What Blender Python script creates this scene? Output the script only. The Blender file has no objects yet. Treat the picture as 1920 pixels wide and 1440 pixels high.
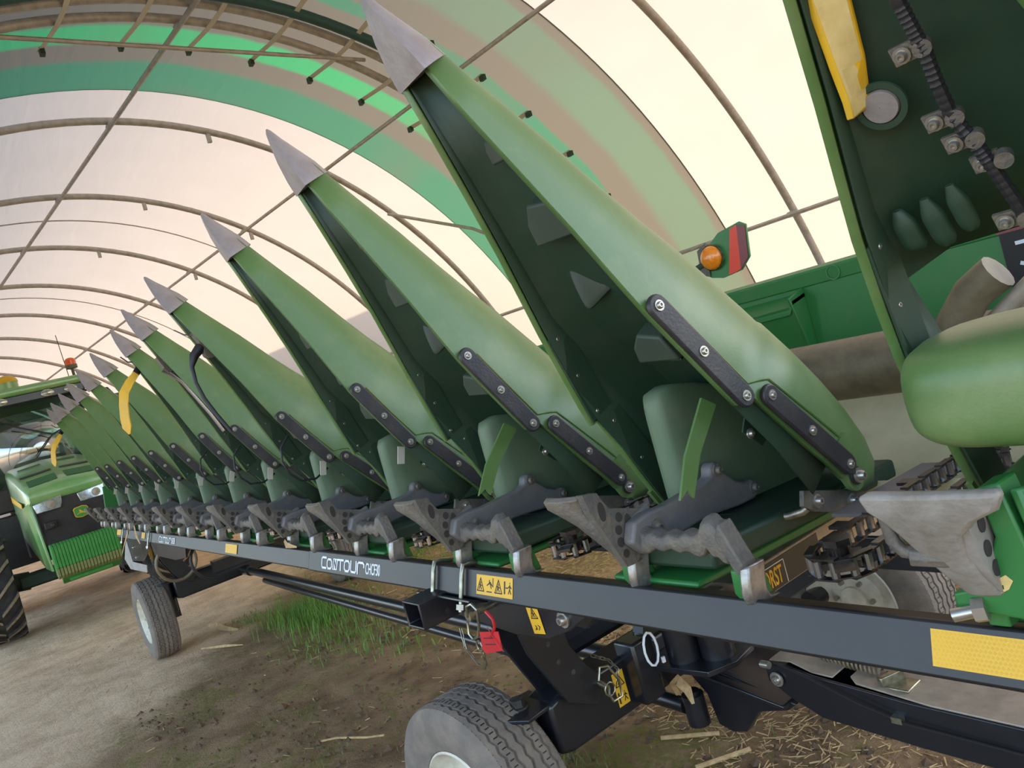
import bpy, bmesh, math, random
import numpy as np
from mathutils import Vector, Matrix
R_ = math.radians
random.seed(4); rng = np.random.default_rng(7)
SC = bpy.context.scene
COL = SC.collection

# ------------------------------------------------------------------ camera
CAM_H = 1.78
cd = bpy.data.cameras.new('camera'); cam = bpy.data.objects.new('camera', cd); COL.objects.link(cam)
cd.sensor_fit = 'HORIZONTAL'; cd.sensor_width = 36.0; cd.lens = 36.0 * 1460.0 / 1920.0
cd.clip_start = 0.02; cd.clip_end = 300
_Rw = np.array([[0.5704, -0.1324, -0.8106], [0.7762, -0.2368, 0.5845], [-0.2693, -0.9625, -0.0323]])
_m = Matrix(((_Rw[0][0], -_Rw[0][1], -_Rw[0][2], 0), (_Rw[1][0], -_Rw[1][1], -_Rw[1][2], 0),
             (_Rw[2][0], -_Rw[2][1], -_Rw[2][2], CAM_H), (0, 0, 0, 1)))
cam.matrix_world = _m
SC.camera = cam
# ------------------------------------------------------------------ world, sun, exposure
W = bpy.data.worlds.new('world'); SC.world = W; W.use_nodes = True
wn = W.node_tree.nodes; wl = W.node_tree.links
bg = wn['Background']
sky = wn.new('ShaderNodeTexSky'); sky.sky_type = 'NISHITA'; sky.sun_disc = False
sky.sun_elevation = R_(38); sky.sun_rotation = R_(0); sky.air_density = 1.0; sky.dust_density = 2.0
sky_t = wn.new('ShaderNodeMix'); sky_t.data_type = 'RGBA'; sky_t.blend_type = 'MULTIPLY'; sky_t.inputs[0].default_value = 1.0; sky_t.inputs[7].default_value = (1.0, .975, .95, 1)
wl.new(sky.outputs[0], sky_t.inputs[6]); wl.new(sky_t.outputs[2], bg.inputs[0]); bg.inputs[1].default_value = 0.46
sd = bpy.data.lights.new('sun', 'SUN'); sd.energy = 6.0; sd.color = (1.0, 0.80, 0.60); sd.angle = R_(0.6)
sun = bpy.data.objects.new('sun', sd); COL.objects.link(sun)
SUN_DIR = Vector((0.04, 0.925, 0.375)).normalized()     # towards the sun
sun.rotation_euler = SUN_DIR.to_track_quat('Z', 'Y').to_euler()
SC.view_settings.view_transform = 'Standard'; SC.view_settings.look = 'None'
SC.view_settings.exposure = 1.05; SC.view_settings.gamma = 1.0; SC.view_settings.use_curve_mapping = False

# ------------------------------------------------------------------ helpers
def srgb(r, g, b):
    f = lambda c: (c / 255) / 12.92 if c / 255 <= 0.04045 else ((c / 255 + 0.055) / 1.055) ** 2.4
    return (f(r), f(g), f(b), 1.0)

def mat(name, col, rough=0.5, metal=0.0, col2=None, nscale=8.0, nlo=0.4, nhi=0.7, bump=0.0, bscale=60.0, coat=0.0, spec=0.5, rvar=0.0):
    m = bpy.data.materials.new(name); m.use_nodes = True
    nt = m.node_tree; N = nt.nodes; L = nt.links; b = N['Principled BSDF']
    b.inputs['Roughness'].default_value = rough; b.inputs['Metallic'].default_value = metal
    b.inputs['Base Color'].default_value = col; b.inputs['Specular IOR Level'].default_value = spec
    if coat: b.inputs['Coat Weight'].default_value = coat; b.inputs['Coat Roughness'].default_value = 0.25
    tc = N.new('ShaderNodeTexCoord')
    if col2 is not None or rvar:
        n = N.new('ShaderNodeTexNoise'); n.inputs['Scale'].default_value = nscale; n.inputs['Detail'].default_value = 6; n.inputs['Roughness'].default_value = 0.62
        L.new(tc.outputs['Object'], n.inputs['Vector'])
        r = N.new('ShaderNodeMapRange'); r.inputs[1].default_value = nlo; r.inputs[2].default_value = nhi
        L.new(n.outputs['Fac'], r.inputs[0])
        if col2 is not None:
            mx = N.new('ShaderNodeMix'); mx.data_type = 'RGBA'; mx.inputs[6].default_value = col; mx.inputs[7].default_value = col2
            L.new(r.outputs[0], mx.inputs[0]); L.new(mx.outputs[2], b.inputs['Base Color'])
        if rvar:
            r2 = N.new('ShaderNodeMapRange'); r2.inputs[3].default_value = rough; r2.inputs[4].default_value = rough + rvar
            L.new(r.outputs[0], r2.inputs[0]); L.new(r2.outputs[0], b.inputs['Roughness'])
    if bump:
        n2 = N.new('ShaderNodeTexNoise'); n2.inputs['Scale'].default_value = bscale; n2.inputs['Detail'].default_value = 4
        L.new(tc.outputs['Object'], n2.inputs['Vector'])
        bp = N.new('ShaderNodeBump'); bp.inputs['Strength'].default_value = bump; bp.inputs['Distance'].default_value = 0.01
        L.new(n2.outputs['Fac'], bp.inputs['Height']); L.new(bp.outputs[0], b.inputs['Normal'])
    return m

G = dict(
    green=mat('green_plastic', srgb(84, 113, 60), 0.40, col2=srgb(116, 132, 82), nscale=5, nlo=.45, nhi=.8, spec=.5, bump=.05, bscale=220),
    greenpaint=mat('green_paint', srgb(44, 112, 52), 0.38, col2=srgb(70, 112, 62), nscale=9, nlo=.5, nhi=.8),
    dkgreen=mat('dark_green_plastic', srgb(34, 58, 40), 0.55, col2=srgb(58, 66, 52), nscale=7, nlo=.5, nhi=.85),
    olive=mat('dusty_green_steel', srgb(84, 106, 78), 0.6, col2=srgb(106, 116, 90), nscale=6, nlo=.4, nhi=.75, bump=.06, bscale=300),
    poly=mat('black_polymer', srgb(40, 38, 40), 0.42, col2=srgb(62, 56, 54), nscale=14, nlo=.45, nhi=.8, bump=.1, bscale=160),
    cast=mat('cast_steel', srgb(98, 94, 88), 0.62, 0.35, col2=srgb(128, 116, 98), nscale=16, nlo=.4, nhi=.75, bump=.35, bscale=90),
    arm=mat('dull_grey_steel', srgb(104, 101, 100), 0.6, 0.1, col2=srgb(122, 114, 104), nscale=12, nlo=.45, nhi=.75, bump=.15, bscale=120),
    castpale=mat('pale_cast_steel', srgb(150, 142, 132), 0.6, 0.2, col2=srgb(124, 114, 100), nscale=14, bump=.25, bscale=80),
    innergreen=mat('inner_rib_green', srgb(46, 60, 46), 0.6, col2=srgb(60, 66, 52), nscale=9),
    tip=mat('worn_nose_steel', srgb(158, 151, 150), 0.42, 0.45, col2=srgb(136, 125, 122), nscale=14, nlo=.4, nhi=.8, bump=.12, bscale=70),
    zinc=mat('zinc_plated', srgb(170, 164, 142), 0.32, 0.85, col2=srgb(120, 112, 95), nscale=40),
    bolt=mat('bolt_steel', srgb(176, 170, 160), 0.32, 0.8),
    skid=mat('polished_skid_steel', srgb(158, 154, 148), 0.34, 0.6, col2=srgb(110, 104, 98), nscale=30),
    chain=mat('oily_chain_steel', srgb(74, 70, 68), 0.3, 0.8, col2=srgb(46, 42, 40), nscale=40),
    roller=mat('polished_roller', srgb(150, 150, 152), 0.2, 0.9),
    black=mat('black_gloss_paint', srgb(26, 27, 32), 0.30, 0.0, col2=srgb(44, 45, 50), nscale=6, nlo=.5, nhi=.9, coat=.3),
    rail=mat('black_rail_paint', srgb(25, 24, 25), 0.45, 0.0, col2=srgb(36, 34, 33), nscale=5, nlo=.4, nhi=.85, coat=.1, bump=.03, bscale=200),
    dirtytop=mat('grimy_black_steel', srgb(44, 41, 37), 0.7, col2=srgb(78, 70, 58), nscale=14, bump=.3),
    galv=mat('galvanised_tube', srgb(172, 168, 162), 0.5, 0.25, col2=srgb(146, 142, 136), nscale=10),
    rubber=mat('tyre_rubber', srgb(112, 102, 92), 0.88, col2=srgb(138, 124, 108), nscale=12, nlo=.4, nhi=.75, bump=.3, bscale=150),
    agrubber=mat('tractor_tyre_rubber', srgb(44, 42, 42), 0.75, col2=srgb(70, 64, 58), nscale=9, bump=.2),
    lug=mat('dusty_lug_face', srgb(150, 130, 104), 0.85, col2=srgb(112, 98, 82), nscale=20),
    cream=mat('cream_rim_paint', srgb(214, 206, 186), 0.4, col2=srgb(176, 164, 140), nscale=10),
    yellow=mat('yellow_plastic', srgb(222, 172, 30), 0.5, col2=srgb(204, 158, 40), nscale=10),
    woody=mat('scuffed_yellow_face', srgb(222, 196, 130), 0.6, col2=srgb(200, 170, 100), nscale=20),
    decal=mat('yellow_decal', srgb(224, 172, 40), 0.5),
    ink=mat('decal_ink', srgb(38, 32, 28), 0.6),
    hole=mat('shadowed_hole', srgb(52, 47, 42), 0.8),
    white=mat('white_vinyl', srgb(226, 228, 232), 0.45),
    red=mat('red_plastic', srgb(196, 34, 40), 0.45, col2=srgb(170, 26, 34), nscale=20),
    redtape=mat('red_reflective', srgb(224, 62, 34), 0.4),
    dkred=mat('dark_red_reflective', srgb(128, 56, 62), 0.4),
    amber=mat('amber_lens', srgb(240, 140, 24), 0.15, col2=srgb(220, 110, 14), nscale=60, coat=.6),
    orange=mat('orange_beacon', srgb(240, 96, 24), 0.2, coat=.5),
    lens=mat('clear_lamp_lens', srgb(206, 206, 200), 0.1, 0.55, col2=srgb(150, 150, 146), nscale=30, coat=.6),
    worn=mat('worn_pan_steel', srgb(214, 208, 172), 0.5, 0.1, col2=srgb(184, 182, 144), nscale=4, nlo=.35, nhi=.7, bump=.05),
    rubgreen=mat('rubbed_green_steel', srgb(222, 214, 204), 0.5, 0.1, col2=srgb(96, 142, 70), nscale=2.4, nlo=.45, nhi=.55),
    weight=mat('weight_green', srgb(58, 140, 58), 0.5, col2=srgb(76, 150, 70), nscale=10),
    weightdust=mat('weight_dusty_foot', srgb(138, 136, 84), 0.7, col2=srgb(118, 128, 76), nscale=12),
    hood=mat('hood_green', srgb(104, 156, 84), 0.30, col2=srgb(146, 172, 112), nscale=3, nlo=.35, nhi=.7, coat=1.0),  # lightened green: the bright roof's reflection is put into the colour
    grille=mat('black_grille', srgb(34, 30, 30), 0.5, col2=srgb(52, 44, 40), nscale=8, bump=.3, bscale=180),
    dgreendecal=mat('matt_green_decal', srgb(44, 96, 48), 0.75),
    tan=mat('tan_galvanised', srgb(176, 160, 142), 0.55, 0.2, col2=srgb(150, 138, 124), nscale=18),
    hose=mat('black_conduit', srgb(34, 33, 36), 0.5, bump=.1),
    leaf=mat('dry_leaf', srgb(196, 164, 116), 0.8, col2=srgb(160, 126, 82), nscale=30),
    brown=mat('brown_tube', srgb(126, 112, 88), 0.5, 0.2, col2=srgb(100, 88, 68), nscale=14),
    strap=mat('white_strap', srgb(190, 184, 170), 0.7),
    teal=mat('teal_tarp_roll', srgb(38, 74, 72), 0.6),
)
def glass_mat():
    m = bpy.data.materials.new('cab_glass'); m.use_nodes = True; nt = m.node_tree; N = nt.nodes; L = nt.links
    N.remove(N['Principled BSDF']); o = N['Material Output']
    t = N.new('ShaderNodeBsdfTransparent'); t.inputs[0].default_value = (.62, .72, .68, 1)
    g = N.new('ShaderNodeBsdfGlossy'); g.inputs['Roughness'].default_value = .03
    x = N.new('ShaderNodeMixShader'); x.inputs[0].default_value = .33
    L.new(t.outputs[0], x.inputs[1]); L.new(g.outputs[0], x.inputs[2]); L.new(x.outputs[0], o.inputs[0])
    return m
G['glass'] = glass_mat()

class MB:
    def __init__(s): s.v = []; s.f = []; s.mi = []; s.cur = 0
    def add(s, vs, fs):
        o = len(s.v); s.v += [tuple(p) for p in vs]; s.f += [tuple(i + o for i in q) for q in fs]; s.mi += [s.cur] * len(fs); return s
    def box(s, c, d, rot=None):
        vs = []
        for z in (-.5, .5):
            for y in (-.5, .5):
                for x in (-.5, .5):
                    p = Vector((x * d[0], y * d[1], z * d[2]))
                    if rot is not None: p = rot @ p
                    vs.append(p + Vector(c))
        return s.add(vs, [(0, 2, 3, 1), (4, 5, 7, 6), (0, 1, 5, 4), (2, 6, 7, 3), (0, 4, 6, 2), (1, 3, 7, 5)])
    def prism(s, pts, ext):
        n = len(pts); e = Vector(ext); P = [Vector(p) for p in pts]
        return s.add(P + [p + e for p in P], [tuple(range(n))[::-1], tuple(range(n, 2 * n))] + [(i, (i + 1) % n, (i + 1) % n + n, i + n) for i in range(n)])
    def loft(s, rings, closed=True, cap=True):
        n = len(rings[0]); vs = [p for r in rings for p in r]; fs = []
        for k in range(len(rings) - 1):
            for i in range(n if closed else n - 1):
                j = (i + 1) % n; fs.append((k * n + i, k * n + j, (k + 1) * n + j, (k + 1) * n + i))
        if cap and closed:
            fs.append(tuple(range(n))[::-1]); fs.append(tuple(range((len(rings) - 1) * n, len(rings) * n)))
        return s.add(vs, fs)
    def tube(s, path, r, n=10, cap=True):
        P = [Vector(p) for p in path]; rings = []; up = None
        for i, p in enumerate(P):
            t = (P[min(i + 1, len(P) - 1)] - P[max(i - 1, 0)]).normalized()
            if up is None: up = Vector((0, 0, 1)) if abs(t.z) < .9 else Vector((1, 0, 0))
            a = (up - t * up.dot(t)).normalized(); up = a; b = t.cross(a)
            rr = r[i] if isinstance(r, (list, tuple)) else r
            rings.append([p + (a * math.cos(k * 2 * math.pi / n) + b * math.sin(k * 2 * math.pi / n)) * rr for k in range(n)])
        return s.loft(rings, True, cap)
    def cyl(s, p0, p1, r, n=14): return s.tube([p0, p1], r, n)
    def lathe(s, prof, c, axis, n=48, closed_prof=False, a0=0.0, a1=2 * math.pi):
        ax = Vector(axis).normalized(); t = Vector((0, 0, 1)) if abs(ax.z) < .9 else Vector((1, 0, 0))
        a = (t - ax * t.dot(ax)).normalized(); b = ax.cross(a); c = Vector(c); rings = []
        full = abs(a1 - a0 - 2 * math.pi) < 1e-6; m = n if full else n + 1
        for k in range(m):
            th = a0 + (a1 - a0) * k / n; e = a * math.cos(th) + b * math.sin(th)
            rings.append([c + e * r + ax * h for r, h in prof])
        np_ = len(prof); fs = []
        for k in range(n):
            k2 = (k + 1) % m
            for i in range(np_ if closed_prof else np_ - 1):
                j = (i + 1) % np_; fs.append((k * np_ + i, k * np_ + j, k2 * np_ + j, k2 * np_ + i))
        return s.add([p for r in rings for p in r], fs)
    def dome(s, c, axis, r, h, n=16, k=5):
        prof = [(r * math.cos(i * math.pi / 2 / k), h * math.sin(i * math.pi / 2 / k)) for i in range(k)] + [(1e-4, h)]
        return s.lathe(prof, c, axis, n)
    def build(s, name, m, parent=None, bevel=0.0, sharp=38, sub=0, solid=0.0, off=None, bseg=2):
        me = bpy.data.meshes.new(name); me.from_pydata(s.v, [], s.f)
        mats = m if isinstance(m, (list, tuple)) else [m]
        for q in mats: me.materials.append(q)
        if len(mats) > 1: me.polygons.foreach_set('material_index', s.mi)
        bm = bmesh.new(); bm.from_mesh(me); bmesh.ops.recalc_face_normals(bm, faces=bm.faces); bm.to_mesh(me); bm.free()
        me.shade_smooth()
        me.set_sharp_from_angle(angle=R_(sharp))
        o = bpy.data.objects.new(name, me); COL.objects.link(o)
        if parent is not None:
            o.parent = parent
            w = Vector((0, 0, 0)); q = parent
            if off is None:
                while q is not None: w += Vector(q.location); q = q.parent
                o.location = -w
        if off is not None: o.location = off
        if solid:
            md = o.modifiers.new('solid', 'SOLIDIFY'); md.thickness = solid; md.offset = -1
        if bevel:
            md = o.modifiers.new('bevel', 'BEVEL'); md.width = bevel; md.segments = bseg; md.limit_method = 'ANGLE'; md.angle_limit = R_(40)
        if sub:
            md = o.modifiers.new('sub', 'SUBSURF'); md.levels = sub; md.render_levels = sub
        return o
def tag(o, label=None, cat=None, group=None, kind=None):
    if label: o['label'] = label
    if cat: o['category'] = cat
    if group: o['group'] = group
    if kind: o['kind'] = kind
    return o
def empty(name, loc, label, cat, group=None):
    o = bpy.data.objects.new(name, None); COL.objects.link(o); o.location = loc; o.empty_display_size = .1
    return tag(o, label, cat, group)
def struct(o): o['kind'] = 'structure'; return o
def copy_tree(o, parent=None):
    c = o.copy(); COL.objects.link(c); c.parent = parent if parent is not None else o.parent
    for ch in list(o.children): copy_tree(ch, c)
    return c
def text(body, name, m, parent, mtx, size=1.0, sx=1.0, shear=0.0, bold=0.0, ext=0.0006, align='LEFT'):
    cu = bpy.data.curves.new(name, 'FONT'); cu.body = body; cu.size = size; cu.shear = shear; cu.offset = bold; cu.extrude = ext; cu.align_x = align
    t = bpy.data.objects.new(name, cu); COL.objects.link(t); bpy.context.view_layer.update()
    me = bpy.data.meshes.new_from_object(t.evaluated_get(bpy.context.evaluated_depsgraph_get())); bpy.data.objects.remove(t)
    M = mtx @ Matrix.Diagonal((sx, 1, 1, 1)); w = Vector((0, 0, 0)); q = parent
    while q is not None: w += Vector(q.location); q = q.parent
    me.transform(Matrix.Translation(-w) @ M); me.materials.clear(); me.materials.append(m)
    o = bpy.data.objects.new(name, me); COL.objects.link(o); o.parent = parent
    return o
def frame(o, x, y):     # matrix from origin, x axis and y axis
    x = Vector(x).normalized(); y = (Vector(y) - x * Vector(y).dot(x)).normalized(); z = x.cross(y); o = Vector(o)
    return Matrix(((x.x, y.x, z.x, o.x), (x.y, y.y, z.y, o.y), (x.z, y.z, z.z, o.z), (0, 0, 0, 1)))

# ================================================================== SETTING: hoop building
YAW = 0.116; BU = Vector((math.cos(YAW), math.sin(YAW), 0)); BV = Vector((-math.sin(YAW), math.cos(YAW), 0))
BYC, BR, BA, BH = 4.33 - 0.16, 7.229, 8.178, 6.5
PHI_G = math.acos((BA - BH) / BA)
def bpt(xb, phi, inset=0.0):
    y = (BR - inset) * math.sin(phi); z = BH - BA + (BA - inset) * math.cos(phi)
    return BU * xb + BV * (BYC + y) + Vector((0, 0, z))
def fabric(name, lo, hi, banded=False):
    m = bpy.data.materials.new(name); m.use_nodes = True; nt = m.node_tree; N = nt.nodes; L = nt.links
    N.remove(N['Principled BSDF']); o = N['Material Output']
    tr = N.new('ShaderNodeBsdfTranslucent'); df = N.new('ShaderNodeBsdfDiffuse'); mx = N.new('ShaderNodeMixShader'); mx.inputs[0].default_value = .45
    L.new(tr.outputs[0], mx.inputs[1]); L.new(df.outputs[0], mx.inputs[2]); L.new(mx.outputs[0], o.inputs[0])
    tc = N.new('ShaderNodeTexCoord')
    n = N.new('ShaderNodeTexNoise'); n.inputs['Scale'].default_value = 1.1; n.inputs['Detail'].default_value = 5
    mp = N.new('ShaderNodeMapping'); mp.inputs['Rotation'].default_value = (0, 0, -YAW)
    L.new(tc.outputs['Object'], mp.inputs[0]); L.new(mp.outputs[0], n.inputs['Vector'])
    c = N.new('ShaderNodeMix'); c.data_type = 'RGBA'; L.new(n.outputs['Fac'], c.inputs[0])
    c.inputs[6].default_value = lo; c.inputs[7].default_value = hi
    out = c.outputs[2]
    if banded:
        sp = N.new('ShaderNodeSeparateXYZ'); L.new(mp.outputs[0], sp.inputs[0])
        ad = N.new('ShaderNodeMath'); ad.operation = 'MULTIPLY_ADD'; L.new(n.outputs['Fac'], ad.inputs[0]); ad.inputs[1].default_value = .14; L.new(sp.outputs[0], ad.inputs[2])
        mr = N.new('ShaderNodeMapRange'); mr.inputs[1].default_value = -10.43; mr.inputs[2].default_value = -5.93; L.new(ad.outputs[0], mr.inputs[0])
        cr = N.new('ShaderNodeValToRGB'); L.new(mr.outputs[0], cr.inputs[0]); cr.color_ramp.interpolation = 'LINEAR'
        gy = srgb(84, 80, 70); gn = srgb(56, 92, 71); em = srgb(56, 118, 76); gg = srgb(78, 92, 76)
        stops = [(0, gy), (.02, gn), (.20, gn), (.23, gy), (.31, gy), (.325, em), (.40, em), (.415, gy), (.66, gy), (.67, gn), (.71, gn), (.72, gy), (.80, gy), (.83, gg), (.97, gg), (.985, gy)]
        e = cr.color_ramp.elements
        e[0].position = 0; e[0].color = stops[0][1]; e[1].position = stops[-1][0]; e[1].color = stops[-1][1]
        for p_, c_ in stops[1:-1]:
            q = e.new(p_); q.color = c_
        n3 = N.new('ShaderNodeTexNoise'); n3.inputs['Scale'].default_value = .45; L.new(mp.outputs[0], n3.inputs['Vector'])
        r3 = N.new('ShaderNodeMapRange'); r3.inputs[1].default_value = .5; r3.inputs[2].default_value = .75; r3.inputs[4].default_value = .5; L.new(n3.outputs['Fac'], r3.inputs[0])
        c2 = N.new('ShaderNodeMix'); c2.data_type = 'RGBA'; L.new(r3.outputs[0], c2.inputs[0]); L.new(cr.outputs[0], c2.inputs[6]); c2.inputs[7].default_value = gy
        out = c2.outputs[2]
    L.new(out, tr.inputs[0]); L.new(out, df.inputs[0])
    # faint cross wrinkles
    n2 = N.new('ShaderNodeTexNoise'); n2.inputs['Scale'].default_value = 2.2; n2.inputs['Detail'].default_value = 3; n2.inputs['Distortion'].default_value = .6
    mp2 = N.new('ShaderNodeMapping'); mp2.inputs['Scale'].default_value = (.35, 2.0, 2.0); L.new(tc.outputs['Object'], mp2.inputs[0]); L.new(mp2.outputs[0], n2.inputs['Vector'])
    b = N.new('ShaderNodeBump'); b.inputs['Strength'].default_value = .12; b.inputs['Distance'].default_value = .05
    L.new(n2.outputs['Fac'], b.inputs['Height']); L.new(b.outputs[0], tr.inputs['Normal']); L.new(b.outputs[0], df.inputs['Normal'])
    return m
FAB = fabric('white_roof_fabric', srgb(136, 129, 120), srgb(143, 136, 127))
BAND = fabric('green_sleeve_fabric', srgb(120, 150, 120), srgb(140, 140, 120), True)
PHI_L = -math.asin(5.5 / BR)                           # left side, out of view, opened below this to let skylight in
def shell(name, x0, x1, m, dx=.55, inset=-.09, nphi=56):
    nx = max(2, int(abs(x1 - x0) / dx)); b = MB(); rings = []
    for i in range(nx + 1):
        x = x0 + (x1 - x0) * i / nx
        rings.append([bpt(x, PHI_L + (PHI_G - PHI_L) * k / nphi, inset) for k in range(nphi + 1)])
    b.loft(rings, closed=False, cap=False)
    return struct(b.build(name, m, sharp=180))
shell('ceiling', -40.0, -10.33, FAB); shell('ceiling', -5.97, 3.0, FAB); shell('ceiling', -10.35, -5.95, BAND, inset=-.07)
# far end wall
b = MB(); ring = [bpt(-39.9, -PHI_G + 2 * PHI_G * k / 40) for k in range(41)]
b.add(ring, [tuple(range(41))]); struct(b.build('wall_back', FAB, sharp=180))
# low barn standing outside beyond the sunny wall; its roof shades the foot of that wall
b = MB(); sh = [(BU * -10.2 + BV * (BYC + 15.0), 0), ]
def bx(xb, yb, z): return BU * xb + BV * (BYC + yb) + Vector((0, 0, z))
b.loft([[bx(x_, 13.0, 0), bx(x_, 13.0, 6.7), bx(x_, 17.0, 8.3), bx(x_, 21.0, 6.7), bx(x_, 21.0, 0)] for x_ in (-11.0, -45.0)])
struct(b.build('wall_neighbour_barn', G['galv'], sharp=20))
HOOPS = [2.9, -1.72, -4.875, -8.32, -11.14, -14.3, -17.4, -20.5, -23.6, -26.7, -29.8, -32.9, -36.0, -39.0]
tn = 0
def trim(b, m):
    global tn
    tn += 1; return struct(b.build('trim_%d' % tn, m))
def hoop(xb, r=.051, inset=.02, n=70):
    b = MB(); b.tube([bpt(xb, -PHI_G + 2 * PHI_G * k / n, inset) for k in range(n + 1)], r, 10); return trim(b, G['galv'])
for x in HOOPS: hoop(x)
hoop(-7.95)                                            # second tube of the joint between the two roof covers
for x in (-15.85, -22.0): hoop(x, .012, -.05)          # sewn pockets in the cover
def phi_of(y): return math.asin(max(-1, min(1, y / BR)))
for y in (0.0, 3.15, 6.12, -3.15, -6.12):
    b = MB(); p = phi_of(y); b.tube([bpt(2.9, p, .1), bpt(-8.3, p, .1), bpt(-39.8, p, .1)], .03, 8); trim(b, G['galv'])
    for x in HOOPS[2:10]:
        b = MB(); b.tube([bpt(x - .07, p, .085), bpt(x + .07, p, .085)], .04, 8); trim(b, G['galv'])
# wind braces, collar tie
b = MB(); b.tube([bpt(-11.14, phi_of(4.3), .09), bpt(-9.9, phi_of(5.05), .1), bpt(-8.3, phi_of(6.1), .09)], .028, 8); trim(b, G['galv'])
b = MB(); b.tube([BU * -8.45 + BV * (BYC - 3.2) + Vector((0, 0, 6.2 - .02)), BU * -8.2 + BV * (BYC + 2.35) + Vector((0, 0, 6.1))], .026, 8); trim(b, G['galv'])
# roll of teal tarp and straps with clips along the joint
b = MB(); b.tube([bpt(-7.72, phi_of(-2.5) + (phi_of(2.9) - phi_of(-2.5)) * k / 20, .03) for k in range(21)], .065, 10); trim(b, G['teal'])
for y in (-2.2, -1.3, -.45, .35, 1.15, 1.95, 2.7, 3.45, 4.15, 4.8, 5.4):
    p = phi_of(y); b = MB(); dp = .03 / BR
    P = [(bpt(-9.0, p - dp, .02), bpt(-9.0, p + dp, .02)), (bpt(-8.35, p - dp, .085), bpt(-8.35, p + dp, .085)), (bpt(-7.95, p - dp, .085), bpt(-7.95, p + dp, .085)), (bpt(-7.25, p - dp, .0), bpt(-7.25, p + dp, .0))]
    rings = [[a, c, c + Vector((0, 0, .006)), a + Vector((0, 0, .006))] for a, c in P]; b.loft(rings); trim(b, G['strap'])
    b = MB()
    for xx in (-8.95, -7.24): b.box(bpt(xx, p, .05), (.09, .05, .07))
    trim(b, G['dkgreen'])
for x in (-11.14, -14.3, -17.4):                        # small hanger lugs under the hoops
    for y in (1.4, 3.3):
        b = MB(); b.box(bpt(x, phi_of(y), .12), (.05, .06, .14)); trim(b, G['galv'])

# ------------------------------------------------------------------ floor
def ground_mat():
    m = bpy.data.materials.new('packed_earth'); m.use_nodes = True; nt = m.node_tree; N = nt.nodes; L = nt.links; b = N['Principled BSDF']
    b.inputs['Roughness'].default_value = .95; b.inputs['Specular IOR Level'].default_value = .15
    tc = N.new('ShaderNodeTexCoord'); sp = N.new('ShaderNodeSeparateXYZ'); L.new(tc.outputs['Object'], sp.inputs[0])
    def noise(s, d=6, r=.6, dist=0.):
        n = N.new('ShaderNodeTexNoise'); n.inputs['Scale'].default_value = s; n.inputs['Detail'].default_value = d; n.inputs['Roughness'].default_value = r; n.inputs['Distortion'].default_value = dist
        L.new(tc.outputs['Object'], n.inputs['Vector']); return n.outputs['Fac']
    def rng_(v, a, c, o0=0., o1=1.):
        r = N.new('ShaderNodeMapRange'); r.interpolation_type = 'SMOOTHSTEP'; r.inputs[1].default_value = a; r.inputs[2].default_value = c; r.inputs[3].default_value = o0; r.inputs[4].default_value = o1; L.new(v, r.inputs[0]); return r.outputs[0]
    def mix(f, a, c):
        x = N.new('ShaderNodeMix'); x.data_type = 'RGBA'; L.new(f, x.inputs[0])
        for i, q in ((6, a), (7, c)):
            if isinstance(q, tuple): x.inputs[i].default_value = q
            else: L.new(q, x.inputs[i])
        return x.outputs[2]
    def mth(op, a, c):
        x = N.new('ShaderNodeMath'); x.operation = op
        for i, q in ((0, a), (1, c)):
            if isinstance(q, (int, float)): x.inputs[i].default_value = q
            else: L.new(q, x.inputs[i])
        return x.outputs[0]
    big = noise(.9, 5); mid = noise(3.2, 7, .65); fine = noise(26, 6, .7); grit = noise(90, 3, .7)
    tan = mix(rng_(mid, .35, .7), srgb(236, 204, 166), srgb(204, 170, 134))
    dark = mix(rng_(mid, .35, .68), srgb(166, 136, 102), srgb(128, 102, 74))
    # track of packed tan soil towards the tractor : right of a line that wanders
    d = mth('ADD', mth('MULTIPLY', sp.outputs[0], -1.0), mth('MULTIPLY', sp.outputs[1], -1.15))
    d = mth('ADD', d, mth('MULTIPLY', big, 1.4))
    tmask = rng_(d, 5.75, 7.0)
    c = mix(tmask, dark, tan)
    # moss
    mm = mth('MULTIPLY', rng_(noise(1.7, 6, .7, .4), .46, .60), rng_(d, 7.2, 5.8))
    mm = mth('MULTIPLY', mm, rng_(fine, .36, .6))
    c = mix(mth('MULTIPLY', mm, .75), c, mix(fine, srgb(84, 96, 34), srgb(120, 122, 50)))
    # chaff-strewn zone behind the cart
    st = mth('MULTIPLY', rng_(sp.outputs[1], 2.3, 3.3), rng_(fine, .45, .62))
    c = mix(mth('MULTIPLY', st, .85), c, srgb(196, 166, 106))
    c = mix(rng_(grit, .55, .8, 0, .5), c, srgb(60, 46, 34))
    L.new(c, b.inputs['Base Color'])
    h = mth('ADD', mth('MULTIPLY', mid, 1.2), mth('ADD', mth('MULTIPLY', fine, .6), mth('MULTIPLY', grit, .25)))
    bp = N.new('ShaderNodeBump'); bp.inputs['Strength'].default_value = .8; bp.inputs['Distance'].default_value = .05
    L.new(h, bp.inputs['Height']); L.new(bp.outputs[0], b.inputs['Normal'])
    return m
b = MB(); nx, ny = 160, 80
X = np.linspace(-16, 4, nx + 1); Y = np.linspace(-3, 8, ny + 1)
hs = np.zeros((nx + 1, ny + 1))
for _ in range(60):
    kx, ky, ph = rng.normal(0, 3.5), rng.normal(0, 3.5), rng.uniform(0, 6.28)
    hs += np.sin(np.add.outer(kx * X, ky * Y) + ph) * .0016
hs[0] = hs[-1] = 0; hs[:, 0] = hs[:, -1] = 0
vs = [(X[i], Y[j], hs[i, j]) for i in range(nx + 1) for j in range(ny + 1)]
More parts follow.
